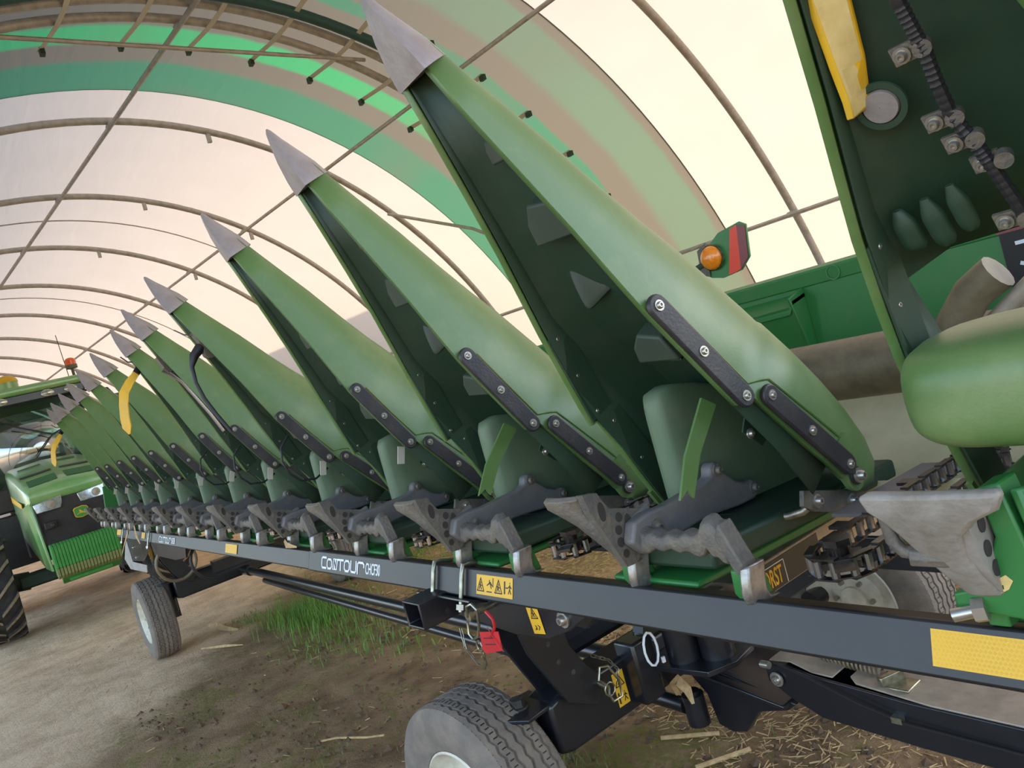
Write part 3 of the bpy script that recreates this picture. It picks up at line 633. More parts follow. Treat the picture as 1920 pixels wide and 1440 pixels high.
b = MB(); c = Vector((-2.15, 2.765, 1.962)); b.lathe([(.056, 0), (.056, .02)], c, (0, -1, 0), 24); b.build('lamp_ring', G['zinc'], ml)
b = MB(); b.dome(c + Vector((0, -.018, 0)), (0, -1, 0), .053, .034, 24, 6); o = b.build('amber_lens', G['amber'], ml); o['label'] = 'round amber lamp lens'
b = MB(); b.prism([(-2.235, 2.762, 1.905), (-2.225, 2.762, 2.01), (-2.17, 2.762, 2.035), (-2.19, 2.762, 1.885)], (0, -.004, 0)); b.build('lamp_plate', G['cast'], ml)
# warning decal on the back sheet by the right end, and pale pipe
b = MB(); b.prism([(-1.075, 2.796, 1.53), (-.955, 2.796, 1.53), (-.955, 2.796, 1.74), (-1.075, 2.796, 1.74)], (0, -.002, 0)); o = b.build('sheet_decal', G['ink'], bs); o['label'] = 'dark warning decal with red border'
b = MB()
for a, c in (((-1.08, 1.525), (.13, .012)), ((-.95, 1.63), (.012, .22)), ((-1.08, 1.745), (.13, .012))): b.box((a[0] + (c[0] / 2 if c[0] > .1 else 0), 2.793, a[1]), (c[0], .002, c[1]))
b.build('decal_border', G['dkred'], bs)
b = MB(); [b.box((-1.02 + .02 * (k % 2), 2.793, 1.56 + .035 * k), (.03, .001, .012), Matrix.Rotation(.4 * (k % 3 - 1), 3, 'Y')) for k in range(5)]; b.build('decal_figures', G['white'], bs)
b = MB(); b.tube([(-1.02, 2.2, 1.45), (-.70, 2.2, 1.69), (.1, 2.2, 2.2)], .022, 12); b.tube([(-.98, 2.26, 1.42), (-.66, 2.26, 1.63), (.1, 2.26, 2.1)], .05, 12); part(b, 'drive_tube', G['tan'])
b = MB(); b.tube([(-1.06, 2.18, 1.36), (-1.03, 2.18, 1.46), (-.99, 2.18, 1.55), (-.93, 2.18, 1.62), (-.86, 2.18, 1.66)], .05, 14); part(b, 'curved_tube', G['brown'])
b = MB(); b.tube([(-3.05, 2.72, 1.92), (-2.72, 2.72, 1.99), (-2.55, 2.74, 1.95), (-2.5, 2.78, 1.80)], .045, 14); part(b, 'hose_guard_tube', G['greenpaint'])
# far end shield
b = MB(); b.prism([(XL - .02, 1.25, 1.25), (XL - .02, 1.3, 1.62), (XL - .02, 2.8, 1.8), (XL - .02, 2.8, 1.1), (XL - .02, 1.6, 1.1)], (.03, 0, 0)); part(b, 'end_shield', G['greenpaint'], bevel=.006)
# ---- things on single snouts (children of that snout)
for k in range(3, 13):                               # only the two nearest dividers show the long strap; the others a short grey tag
    for ch in list(snouts[k].children):
        if ch.name.split('.')[0] == 'prop_strap': bpy.data.objects.remove(ch)
    b = MB(); b.prism([S(.17, 1.318, 1.585), S(.17, 1.345, 1.575), S(.17, 1.325, 1.515), S(.17, 1.298, 1.522)], (.004, 0, 0)); b.build('latch_tag', G['strap'], snouts[k], off=Vector((0, 0, 0)))
for k in (4, 5, 6):
    b = MB(); b.tube([S(.16, 1.22, 1.74), S(.17, 1.17, 1.70), S(.17, 1.155, 1.64), S(.17, 1.17, 1.575), S(.165, 1.21, 1.53), S(.16, 1.28, 1.515), S(.15, 1.35, 1.54)], .005, 7); b.build('hydraulic_hose', G['hose'], snouts[k], off=Vector((0, 0, 0)))

def on_snout(k, b, name, m, **kw):
    s_ = snouts[k]; M = Matrix.Translation(Vector(s_.location) + Vector(HDR.location)) @ Matrix.Rotation(s_.rotation_euler.x, 4, 'X'); Mi = M.inverted()
    b.v = [tuple(Mi @ Vector(v)) for v in b.v]; return b.build(name, m, s_, off=Vector((0, 0, 0)), **kw)
def paddle(path, w, t):
    P = [Vector(p) for p in path]; rings = []
    for i, p in enumerate(P):
        d = (P[min(i + 1, len(P) - 1)] - P[max(i - 1, 0)]).normalized(); a = i / (len(P) - 1)
        ax = (Matrix.Rotation(-1.2 * max(0, .45 - a) * 2.2, 3, d) @ Vector((.80, .60, 0))); ax = (ax - d * ax.dot(d)).normalized(); n = d.cross(ax)
        ww = w * (.55 + .45 * min(1, a * 2.4)) * (1 if a < .85 else math.sqrt(max(.05, 1 - ((a - .85) / .15) ** 2)))
        rings.append([p - ax * ww - n * t, p + ax * ww - n * t, p + ax * ww + n * t, p - ax * ww + n * t])
    b = MB(); b.loft(rings); return b
for k, xk in ((6, SX[6]), (12, SX[12])):
    pts = [(1.005, 2.295), (.965, 2.25), (.915, 2.19), (.888, 2.13), (.878, 2.07), (.872, 2.02), (.872, 1.975)]
    if k == 6: pts = [(1.0, 2.30), (.95, 2.255), (.905, 2.20), (.885, 2.13), (.872, 2.06), (.868, 2.00), (.872, 1.955)]
    o = on_snout(k, paddle([(xk + .02, y, z) for y, z in pts], .034, .004), 'sensor_paddle', G['yellow'], bevel=.002); o['label'] = 'yellow plastic height sensor paddle hanging down'
    b = MB(); b.tube([(xk, 1.03, 2.33), (xk + .01, 1.0, 2.30)], .022, 10); b.tube([(xk, 1.05, 2.36), (xk - .02, .98, 2.38), (xk - .03, .95, 2.42)], .004, 6); on_snout(k, b, 'paddle_pivot', G['hose'])
k = 4; xk = SX[4]
b = MB(); b.tube([(xk, .99, 2.20), (xk, .95, 2.165), (xk + .0, .928, 2.12), (xk + .005, .925, 2.05), (xk + .01, .94, 1.97), (xk + .03, .965, 1.89), (xk + .05, 1.0, 1.80)], [.024, .020, .011, .009, .009, .009, .008], 10); o = on_snout(k, b, 'sensor_wand', G['hose']); o['label'] = 'thin black height sensor wand'
b = MB(); b.box((xk, 1.005, 2.235), (.05, .05, .09), Matrix.Rotation(.4, 3, 'X')); b.tube([(xk, .985, 2.25), (xk - .02, .94, 2.27), (xk - .04, .91, 2.30)], .003, 6); b.tube([(xk - .02, 1.02, 2.17), (xk + .03, 1.02, 2.17)], .03, 12); on_snout(k, b, 'sensor_bracket', G['cast'])
k = 5; xk = SX[5]
b = MB(); b.tube([(xk, .985, 2.215), (xk, 1.02, 2.185), (xk + .01, 1.06, 2.13), (xk + .02, 1.10, 2.04), (xk + .04, 1.15, 1.92), (xk + .05, 1.185, 1.82)], [.02, .018, .015, .015, .016, .015], 10); o = on_snout(k, b, 'sensor_wand', G['roller']); o['label'] = 'bare shiny metal sensor wand'
b = MB(); b.box((xk, 1.0, 2.24), (.05, .04, .10), Matrix.Rotation(.4, 3, 'X')); on_snout(k, b, 'sensor_bracket', G['cast'])
# end divider: paddle, capped hole, conduit with clamps
s0 = snouts[0]
b = MB(); rings = []
for y, z, w in ((1.00, 2.42, .030), (1.022, 2.30, .032), (1.045, 2.20, .033), (1.062, 2.115, .033), (1.095, 2.05, .026), (1.118, 2.01, .014), (1.126, 1.988, .005)):
    f = w / .033; xc = -.545 - .035 * max(0, (2.12 - z)) / .13 * .6
    rings.append([(xc - .018, y - .006, z - .012 * (1 - f)), (xc - .004, y - .012, z - .014 * (1 - f)), (xc + .030 * f, y + .012, z), (xc + .030 * f, y + .020, z), (xc - .014, y + .004, z)])
b.loft(rings); pdl = on_snout(0, b, 'sensor_paddle', G['yellow'], bevel=.002); pdl['label'] = 'yellow height sensor paddle inside the end divider'
b = MB(); rings = []
for y, z, w in ((1.00, 2.42, .030), (1.022, 2.30, .032), (1.045, 2.20, .033), (1.062, 2.115, .033), (1.095, 2.05, .026), (1.118, 2.01, .014), (1.1255, 1.990, .006)):
    f = w / .033; xc = -.545 - .035 * max(0, (2.12 - z)) / .13 * .6
    zz = z - .014 * (1 - f); rings.append([(xc - .002, y - .0140, zz), (xc + .028 * f, y + .0095, z), (xc + .028 * f, y + .0115, z), (xc - .002, y - .0115, zz)])
b.loft(rings); o = on_snout(0, b, 'paddle_face', G['woody']); o['label'] = 'scuffed pale face of the paddle'
nv = Vector((0, -math.sin(R_(61)), -math.cos(R_(61))))
b = MB(); c0 = Vector((-.545, 1.150, 1.985)); b.lathe([(.037, .0), (.036, .003), (.027, .003), (.026, .001)], c0 + nv * .004, nv, 28); on_snout(0, b, 'cap_rim', G['dkgreen']); b = MB(); b.lathe([(.025, .0), (.024, .005), (.0005, .006)], c0 + nv * .004, nv, 28); o = on_snout(0, b, 'hole_cap', G['tip'])
P = [(-.458, 1.00, 2.24), (-.458, 1.081, 2.085), (-.458, 1.10, 2.051), (-.458, 1.118, 2.02), (-.462, 1.138, 1.982), (-.465, 1.165, 1.935), (-.455, 1.186, 1.897), (-.45, 1.204, 1.864), (-.444, 1.232, 1.814), (-.44, 1.27, 1.75), (-.43, 1.33, 1.68)]
P = [Vector(p) - nv * -.006 for p in P]; b = MB(); N2 = 150; pts = []; rad = []
for k in range(N2):
    t = k / (N2 - 1) * (len(P) - 1); i = min(int(t), len(P) - 2); pts.append(P[i].lerp(P[i + 1], t - i)); rad.append(.0090 + (.0013 if k % 3 == 0 else 0))
b.tube(pts, rad, 8); on_snout(0, b, 'wire_conduit', G['hose'])
for (xx, y, z) in ((-.478, 1.112, 2.028), (-.482, 1.164, 1.935), (-.472, 1.183, 1.900), (-.452, 1.203, 1.863), (-.46, 1.25, 1.778)):
    b = MB(); b.box(Vector((xx - .004, y, z)) - nv * .004, (.036, .006, .026), Matrix.Rotation(R_(29), 3, 'X')); b.tube([Vector((xx + .018, y, z)) - nv * .004, Vector((xx + .022, y, z)) + nv * .013], .012, 14); o = on_snout(0, b, 'conduit_clamp', G['cast'])
    b = MB(); bolt_head(b, Vector((xx - .008, y, z)) - nv * .0, nv, .008, .008); on_snout(0, b, 'clamp_bolt', G['bolt'])
for (xx, y, z, r, h) in ((-.60, 1.235, 1.80, .020, .075), (-.555, 1.232, 1.80, .018, .085), (-.515, 1.228, 1.81, .016, .08)):
    b = MB(); d = Vector((0, -math.cos(R_(61)), math.sin(R_(61)))); c = Vector((xx, y, z)) - nv * .012; rings = []
    for k in range(9):
        a = k / 8; rr_ = r * math.sin(math.pi * (.12 + .88 * (1 - a) ** .7)) ** .5 if a > .6 else r * (.4 + .6 * min(1, a * 3)); rings.append([c + d * h * (.5 - a) + Vector((1, 0, 0)) * rr_ * math.cos(t * .785) + nv * rr_ * .7 * math.sin(t * .785) for t in range(8)])
    b.loft(rings); on_snout(0, b, 'moulded_boss', G['dkgreen'], sharp=70)
# arched opening low in the end divider: its hood and liner are cut away there
def cut_faces(o, test):
    o.data = o.data.copy(); bm = bmesh.new(); bm.from_mesh(o.data)
    bmesh.ops.delete(bm, geom=[f for f in bm.faces if test(f.calc_center_median())], context='FACES'); bm.to_mesh(o.data); bm.free()
cut_faces(s0, lambda c: -.3 < c.z < .46 and c.y > .05)
for ch in s0.children:
    n = ch.name.split('.')[0]
    if n == 'inner_liner': cut_faces(ch, lambda c: c.z < .42 and (c.x > -.19 or c.y > .03))
    if n in ('inner_gusset', 'funnel_moulding', 'inner_brace', 'prop_strap', 'coil_spring', 'latch_plate', 'latch_bolt') and ch.parent == s0:
        bpy.data.objects.remove(ch)

# ================================================================== HEADER CART
CART = empty('header_cart', (-4.9, 1.3, 0), 'long black steel header cart with white lettering and yellow reflectors under the corn header', 'trailer cart')
def cp(b, name, m, **k): return b.build(name, m, CART, **k)
EU = Vector((0, .342, .940)); EN = Vector((0, -.940, .342)); TF = Vector((0, 1.130, 1.212))
def rp(x, h, out=0.0): return Vector((x, TF.y, TF.z)) - EU * h + EN * out          # point on the rail face, h below its top edge
def rail(x0_, x1_, g):
    b = MB(); r = []
    for x in (x0_, x1_): r.append([rp(x, -g, g), rp(x, .088 + g, g), rp(x, .088 + g, -.10 - g), rp(x, -g, -.10 - g)])
    b.loft(r); return b
r1 = cp(rail(-3.36, .75, 0), 'front_rail', G['rail'], bevel=.006); r2 = cp(rail(-8.62, -3.36, -.003), 'front_rail', G['rail'], bevel=.006)
def on_face(x, h): return frame(rp(x, h, .0006), (1, 0, 0), EU)
def quad_face(b, x0_, x1_, h0, h1, o=.001):
    b.prism([rp(x0_, h0, 0), rp(x1_, h0, 0), rp(x1_, h1, 0), rp(x0_, h1, 0)], EN * o)
# lettering CONTOUR as flat strokes
def strokes(lines, wdt, M, th=.0012):
    b = MB()
    for L in lines:
        P = [Vector((p[0], p[1], 0)) for p in L]
        for a, c in zip(P[:-1], P[1:]):
            d = (c - a); n = Vector((-d.y, d.x, 0)).normalized() * wdt / 2; e = d.normalized() * wdt * .35
            b.prism([M @ (a - e - n), M @ (c + e - n), M @ (c + e + n), M @ (a - e + n)], (M.to_3x3() @ Vector((0, 0, th))))
    return b
def rr(x, y, w, h, c=.16):  # rounded box outline
    c *= min(w, h) * 1.6
    return [(x + c, y), (x + w - c, y), (x + w, y + c), (x + w, y + h - c), (x + w - c, y + h), (x + c, y + h), (x, y + h - c), (x, y + c), (x + c, y)]
def contour_logo(xa, xb_, h, hh, parent):
    M = on_face(xa, h); L = xb_ - xa; u = L / 7.35; g = .94 * u
    c_ = rr(0, 0, .8 * u, hh); lines = []
    lines.append([(.82 * u, hh * .99), (.16 * u, hh), (0, hh * .86), (0, hh * .16), (.16 * u, 0), (.82 * u, 0)])
    lines.append(rr(1.02 * u, 0, .82 * u, hh * .86))
    lines.append([(2.98 * u, hh * .93), (3.9 * u, hh * .93)]); lines.append([(3.44 * u, hh * .9), (3.44 * u, 0)])
    lines.append(rr(4.12 * u, 0, .84 * u, hh * .92))
    lines.append([(5.2 * u, hh * .95), (5.2 * u, hh * .14), (5.36 * u, 0), (5.9 * u, 0), (6.05 * u, hh * .14), (6.05 * u, hh * .95)])
    lines.append([(6.3 * u, -hh * .06), (6.3 * u, hh * .78), (6.46 * u, hh * .92), (7.15 * u, hh * .92), (7.3 * u, hh * .78), (7.3 * u, hh * .55)])
    b = strokes(lines, .19 * hh, M)
    b.prism([M @ Vector(p) for p in ((2.0 * u, -.06 * hh, 0), (2.8 * u, -.06 * hh, 0), (2.96 * u, hh, 0), (2.14 * u, hh, 0))], M.to_3x3() @ Vector((0, 0, .0012)))
    o = cp(b, 'rail_lettering', G['white']); 
    M2 = on_face(xa, h); M2 = M2 @ Matrix.Translation((0, 0, .0014))
    b = strokes([[(2.24 * u, .06 * hh), (2.32 * u, .86 * hh)], [(2.32 * u, .86 * hh), (2.66 * u, .1 * hh)], [(2.66 * u, .1 * hh), (2.74 * u, .86 * hh)]], .13 * hh, M2); cp(b, 'rail_lettering_inset', G['rail'])
contour_logo(-3.20, -2.775, .066, .042, r1)
text('CHCF30', 'rail_lettering', G['white'], CART, on_face(-2.765, .0655), size=.058, sx=.60, bold=.0004)
contour_logo(-6.56, -6.14, .066, .040, r2)
text('CHCF30', 'rail_lettering', G['white'], CART, on_face(-6.13, .0655), size=.058, sx=.55, bold=.0004)
# yellow reflectors and pictogram decals
for xa, xb_, ha, hb, nm in ((-.662, -.345, .014, .070, 'yellow_reflector'), (-4.69, -4.46, .018, .068, 'yellow_reflector'), (-7.30, -7.15, .012, .06, 'yellow_reflector'), (-8.60, -8.36, .012, .062, 'yellow_reflector')):
    b = MB(); quad_face(b, xa, xb_, ha, hb); o = cp(b, nm, G['decal'])
    b = MB()
    if xa > -1:
        for k in range(48):
            for j in range(8): x = xa + .004 + k * .0065 + (.00325 if j % 2 else 0); h = ha + .002 + j * .0066; b.prism([rp(x, h, .001), rp(x + .0028, h + .0028, .001), rp(x, h + .0056, .001), rp(x - .0028, h + .0028, .001)], EN * .0003)
        o2 = b.build('reflector_cells', G['yellow'], o)
def picto(M, w, h, kinds, parent, name='safety_decal', vertical=False):
    b = MB(); b.prism([M @ Vector(p) for p in ((0, 0, 0), (w, 0, 0), (w, h, 0), (0, h, 0))], M.to_3x3() @ Vector((0, 0, .0008)))
    d = b.build(name, G['decal'], parent) if parent else None
    M2 = M @ Matrix.Translation((0, 0, .001)); n = len(kinds); L = []
    cw, ch = (w, h / n) if vertical else (w / n, h)
    for i, k in enumerate(kinds):
        ox, oy = (0, h - ch * (i + 1)) if vertical else (cw * i, 0); s_ = min(cw, ch); ox += (cw - s_) / 2; oy += (ch - s_) / 2
        Q = lambda *p: [(ox + x * s_, oy + y * s_) for x, y in p]
        if k == 't': L += [Q((.12, .12), (.88, .12), (.5, .9), (.12, .12)), Q((.5, .66), (.44, .42), (.62, .22)), Q((.36, .5), (.62, .44)), Q((.44, .42), (.34, .22))]
        if k == 'c': L += [Q((.9, .95), (.9, .45)), Q((.25, .5), (.6, .7), (.8, .5)), Q((.5, .82), (.5, .6)), Q((.6, .6), (.72, .35)), Q((.22, .12), (.75, .12))]
        if k == 'w': L += [Q((.14, .15), (.14, .85)), Q((.2, .15), (.2, .85)), Q((.3, .5), (.52, .5)), Q((.72, .8), (.72, .78)), Q((.72, .68), (.70, .42), (.58, .18)), Q((.70, .42), (.84, .18)), Q((.58, .55), (.72, .62), (.86, .5))]
        if k == 'p': L += [Q((.2, .3), (.4, .45), (.3, .6)), Q((.6, .3), (.8, .5), (.62, .62)), Q((.3, .35), (.42, .35))]
    b = strokes(L, .05 * min(cw, ch) + .0008, M2, .0005); b.build('decal_pictograms', G['ink'], d)
    return d
picto(on_face(-1.985, .072), .185, .056, 'tctw', CART)
# U-shaped clamp bolts
def ubolt(x, low=.11):
    b = MB(); y = .012
    b.tube([rp(x, low + .02, y), rp(x, .02, y), rp(x, -.006, y - .003), rp(x, -.012, -.012), rp(x, -.012, -.09), rp(x, -.0, -.112), rp(x, low, -.112)], .0075, 10)
    o = cp(b, 'clamp_bolt', G['zinc']); 
    b = MB(); b.cyl(rp(x, low - .002, y), rp(x, low + .014, y), .014, 6); b.build('clamp_nut', G['bolt'], o)
for x in (-2.225, -2.052): ubolt(x)
for x in (-8.20, -6.93): ubolt(x, .115)
# clamp plate and receiver tube
b = MB(); r = []
for x in (-2.30, -1.98): r.append([rp(x, .090, .03), rp(x, .098, .03), rp(x, .098, -.13), rp(x, .090, -.13)])
b.loft(r); cp(b, 'clamp_plate', G['black'], bevel=.002)
b = MB(); o_, i_ = [], []
X0, X1, Z0, Z1, tk = -2.275, -2.165, 1.052, 1.138, .008
for (x, z) in ((X0, Z0), (X1, Z0), (X1, Z1), (X0, Z1)): o_.append((x, z)); i_.append((x + (tk if x < -2.2 else -tk), z + (tk if z < 1.09 else -tk)))
def r4(p, y): return [(x, y, z) for x, z in p]
b.loft([r4(i_, 1.17), r4(i_, 1.0), r4(o_, 1.0), r4(o_, 1.20)], True, False); b.add(r4(i_, 1.16), [(0, 1, 2, 3)])
rt = cp(b, 'receiver_tube', G['black'], bevel=.010, bseg=3)
b = MB(); b.cyl((X1 - .001, 1.09, 1.078), (X1 + .0008, 1.09, 1.078), .010, 14); b.build('receiver_hole', G['ink'], rt)
# gusset plate with nut and decal
b = MB(); b.prism([(-2.16, 1.13, 1.13), (-1.50, 1.13, 1.13), (-1.62, 1.13, 1.065), (-1.72, 1.13, 1.030), (-1.88, 1.13, 1.022), (-2.16, 1.13, 1.045)], (0, .014, 0)); b.prism([(-2.16, 1.26, 1.14), (-1.55, 1.26, 1.14), (-1.72, 1.26, 1.0), (-2.16, 1.26, 1.02)], (0, .014, 0))
gp = cp(b, 'gusset_plate', G['black'], bevel=.003)
b = MB(); bolt_head(b, (-1.625, 1.13, 1.098), (0, -1, 0), .015, .014); b.build('gusset_nut', G['bolt'], gp)
picto(frame((-1.775, 1.128, 1.040), (1, 0, .10), (-.10, 0, 1)), .052, .078, 'tp', gp, vertical=True)
# lock pin, hairpin loop, chain
def wire(b, pts, r=.003): b.tube(pts, r, 6)
lp = MB(); lp.cyl((-1.955, 1.13, 1.105), (-1.955, 1.05, 1.105), .010, 12); lp.cyl((-1.955, 1.052, 1.105), (-1.955, 1.040, 1.105), .016, 12); pin = cp(lp, 'lock_pin', G['zinc'])
b = MB(); P = [(-1.955, 1.04, 1.105), (-1.935, 1.035, 1.14), (-1.905, 1.035, 1.15), (-1.885, 1.035, 1.135), (-1.895, 1.035, 1.09), (-1.915, 1.035, 1.055), (-1.95, 1.035, 1.04), (-1.965, 1.035, 1.055), (-1.96, 1.038, 1.09)]
wire(b, P, .0042); wire(b, [(-1.925 + .014 * math.cos(t * .785), 1.035, 1.024 + .016 * math.sin(t * .785)) for t in range(9)], .003); b.build('hairpin_clip', G['zinc'], pin)
def links(P, ln=.018):
    b = MB(); pts = [Vector(p) for p in P]; seg = []; 
    for a, c in zip(pts[:-1], pts[1:]):
        n = max(1, int((c - a).length / ln)); seg += [a.lerp(c, i / n) for i in range(n)]
    seg.append(pts[-1])
    for i, (a, c) in enumerate(zip(seg[:-1], seg[1:])):
        d = (c - a); n = d.cross(Vector((0, 1, 0)) if i % 2 else Vector((1, .3, 0))).normalized() * .0045; m0, m1 = a - d * .15, c + d * .15
        b.tube([m0 + n, m1 + n], .0014, 5); b.tube([m0 - n, m1 - n], .0014, 5); b.tube([m0 + n, m0 - n], .0014, 5); b.tube([m1 + n, m1 - n], .0014, 5)
    return b
links([(-2.055, 1.06, 1.045), (-2.04, 1.05, .995), (-1.99, 1.05, .955), (-1.955, 1.05, .948), (-1.935, 1.045, .965), (-1.925, 1.04, 1.01)]).build('pin_chain', G['zinc'], pin)
# quadrant plates to the axle
QP = [(1.23, 1.05), (1.40, 1.05), (1.412, .93), (1.425, .83), (1.47, .74), (1.53, .67), (1.47, .60), (1.36, .665), (1.315, .76), (1.265, .87)]
for x in (-2.215, -2.075):
    b = MB(); b.prism([(x, y, z) for y, z in QP], (.016, 0, 0)); qd = cp(b, 'quadrant_plate', G['black'], bevel=.003)
    b = MB()
    for y, z in ((1.33, .955), (1.345, .87), (1.365, .80), (1.41, .745), (1.36, .92)): b.cyl((x + .0155, y, z), (x + .0172, y, z), .009, 12)
    b.build('quadrant_holes', G['dirtytop'], qd)
# axle beams (near and far), king pins
def axle(xc, far=False):
    b = MB(); r = []
    for y, z0, z1 in ((1.31, .50, .665), (1.36, .485, .68), (2.9, .485, .68)): r.append([(xc - .07, y, z0), (xc + .07, y, z0), (xc + .07, y, z1), (xc - .07, y, z1)])
    b.loft(r); ax = cp(b, 'axle_beam', G['black'], bevel=.014, bseg=3)
    b = MB(); b.prism([(xc - .13, 1.20, .655), (xc - .02, 1.17, .655), (xc + .075, 1.22, .655), (xc + .06, 1.34, .655), (xc - .10, 1.36, .655)], (0, 0, .014)); b.cyl((xc - .03, 1.26, .38), (xc - .03, 1.26, .66), .05, 16)
    k = cp(b, 'king_pin_yoke', G['black'], bevel=.003)
    b = MB(); b.cyl((xc - .03, 1.26, .668), (xc - .03, 1.26, .675), .034, 18); b.cyl((xc - .03, 1.26, .675), (xc - .03, 1.26, .700), .025, 6); b.build('king_pin_nut', G['dirtytop'], k)
    return ax
ax1 = axle(-2.17); ax2 = axle(-7.75)
picto(frame((-2.0995, 1.585, .525), (0, 1, 0), (0, 0, 1)), .052, .118, 'tw', ax1, vertical=True)
b = MB(); b.cyl((-2.06, 1.50, .665), (-2.02, 1.50, .655), .010, 10); pn = cp(b, 'lock_pin', G['zinc'])
b = MB(); wire(b, [(-2.015, 1.50, .655), (-2.01, 1.465, .70), (-2.01, 1.48, .735), (-2.01, 1.515, .725), (-2.01, 1.545, .66), (-2.01, 1.54, .61), (-2.01, 1.50, .61), (-2.01, 1.49, .64), (-2.015, 1.50, .655)], .0045); wire(b, [(-2.012, 1.50 + .022 * math.cos(t * .7), .652 + .022 * math.sin(t * .7)) for t in range(10)], .003); b.build('hairpin_clip', G['zinc'], pn)
links([(-2.06, 1.50, .76), (-2.03, 1.54, .73), (-2.02, 1.56, .69), (-2.02, 1.545, .66)], .014).build('pin_chain', G['zinc'], pn)
# steering rods, low between the two axles
b = MB(); b.tube([(-7.68, 1.93, .535), (-7.45, 1.93, .535)], .048, 14); b.tube([(-7.5, 1.93, .535), (-2.25, 1.89, .515)], .036, 14); cp(b, 'steering_rod', G['black'])
b = MB(); b.tube([(-7.35, 2.00, .42), (-3.0, 1.88, .42), (-2.22, 1.855, .41)], .026, 12); b.tube([(-2.30, 1.857, .411), (-2.07, 1.855, .405)], .030, 12); cp(b, 'steering_rod', G['black'])
b = MB(); b.cyl((-2.03, 1.86, .345), (-2.03, 1.86, .455), .040, 14); b.cyl((-2.03, 1.86, .45), (-2.03, 1.86, .468), .026, 12); cp(b, 'rod_joint', G['black'])
b = MB(); b.prism([(-2.10, 1.90, .55), (-1.90, 1.90, .535), (-1.62, 1.90, .48), (-1.66, 1.90, .45), (-1.78, 1.90, .42), (-1.86, 1.90, .33), (-1.92, 1.90, .315), (-1.98, 1.90, .33), (-2.0, 1.90, .44)], (0, .03, 0)); b.prism([(-2.10, 1.86, .545), (-1.64, 1.86, .475), (-1.64, 2.2, .475), (-2.10, 2.2, .545)], (0, 0, .014))
cp(b, 'tongue_bracket', G['black'], bevel=.004)
# pivot posts in the middle of the axle
b = MB(); b.cyl((-1.97, 1.82, .60), (-1.97, 1.82, .98), .058, 20); b.cyl((-1.87, 1.88, .60), (-1.87, 1.88, .98), .058, 20); b.prism([(-2.1, 1.72, .60), (-1.82, 1.76, .60), (-1.78, 1.86, .60), (-1.80, 1.98, .60), (-2.1, 1.98, .60)], (0, 0, .02)); cp(b, 'pivot_posts', G['black'], bevel=.003)
b = MB(); b.box((-2.08, 1.70, .62), (.10, .10, .22)); b.prism([(-2.08, 1.70, .74), (-2.08, 1.80, .95), (-2.06, 1.80, .95), (-2.06, 1.70, .74)], (.05, 0, 0)); cp(b, 'pivot_lug', G['black'], bevel=.01)
for (x, a, c) in ((-2.52, 1.6, 2.9), (-7.4, 1.6, 2.9)):
    b = MB(); b.prism([(x, a, .63), (x + .12, a, .63), (x + .12, a, .645), (x + .015, a, .645), (x + .015, a, .74), (x + .12, a, .74), (x + .12, a, .755), (x, a, .755)], (0, c - a, 0)); cp(b, 'cross_channel', G['black'])
b = MB(); b.box((-4.9, 2.45, .80), (7.6, .12, .12)); cp(b, 'rear_rail', G['black'], bevel=.008)
for x in (-2.3, -7.6):
    b = MB(); b.box((x, 2.45, .70), (.1, .1, .2)); b.box((x, 2.45, .96), (.08, .08, .24)); b.box((x + .3, 2.45, 1.07), (.9, .1, .05)); cp(b, 'rear_post', G['black'], bevel=.006)
# far end of the cart : hanger plate, pale guard, quadrants
b = MB(); b.prism([(-8.45, 1.16, 1.13), (-7.3, 1.16, 1.13), (-7.35, 1.16, 1.06), (-7.9, 1.16, .90), (-8.45, 1.16, .87)], (0, .014, 0)); b.prism([(-7.35, 1.17, 1.10), (-6.0, 1.17, 1.13), (-6.1, 1.17, 1.02), (-6.5, 1.17, .98), (-7.3, 1.17, .98)], (0, .014, 0)); hp = cp(b, 'hanger_plate', G['black'], bevel=.003)
b = MB(); [bolt_head(b, (x, 1.16, z), (0, -1, 0), .014, .010) for x, z in ((-8.2, 1.02), (-8.2, .92))]; b.build('hanger_bolts', G['bolt'], hp)
b = MB(); b.prism([(-8.62, 1.15, 1.02), (-8.46, 1.15, 1.09), (-8.46, 1.15, .865), (-7.72, 1.15, .875), (-7.80, 1.15, .80), (-8.70, 1.15, .775), (-8.90, 1.15, .87)], (0, .01, 0)); cp(b, 'guard_plate', G['galv'], bevel=.003)
for x in (-7.80, -7.66):
    b = MB(); b.prism([(x, y, z) for y, z in QP], (.016, 0, 0)); cp(b, 'quadrant_plate', G['black'], bevel=.003)
b = MB(); b.tube([(-7.2, 1.30 + .16 * math.cos(t * .3), .88 + .16 * math.sin(t * .3)) for t in range(-6, 16)], .014, 8); cp(b, 'hose_loop', G['brown'])
b = MB(); b.tube([(-6.55, 1.45 + .17 * math.cos(t * .3), .90 + .17 * math.sin(t * .3)) for t in range(4, 17)], .012, 8); cp(b, 'hose_loop', G['hose'])
links([(-7.2, 1.14, 1.11), (-7.26, 1.13, 1.04), (-7.28, 1.13, .97), (-7.24, 1.13, .92)], .03).build('pin_chain', G['zinc'], hp)
TD = Vector((-.22, .33, -.215))
def sh_(b): b.v = [tuple(Vector(v) + TD) for v in b.v]; return b
def tq(b, *a, **k): return cp(sh_(b), *a, **k)
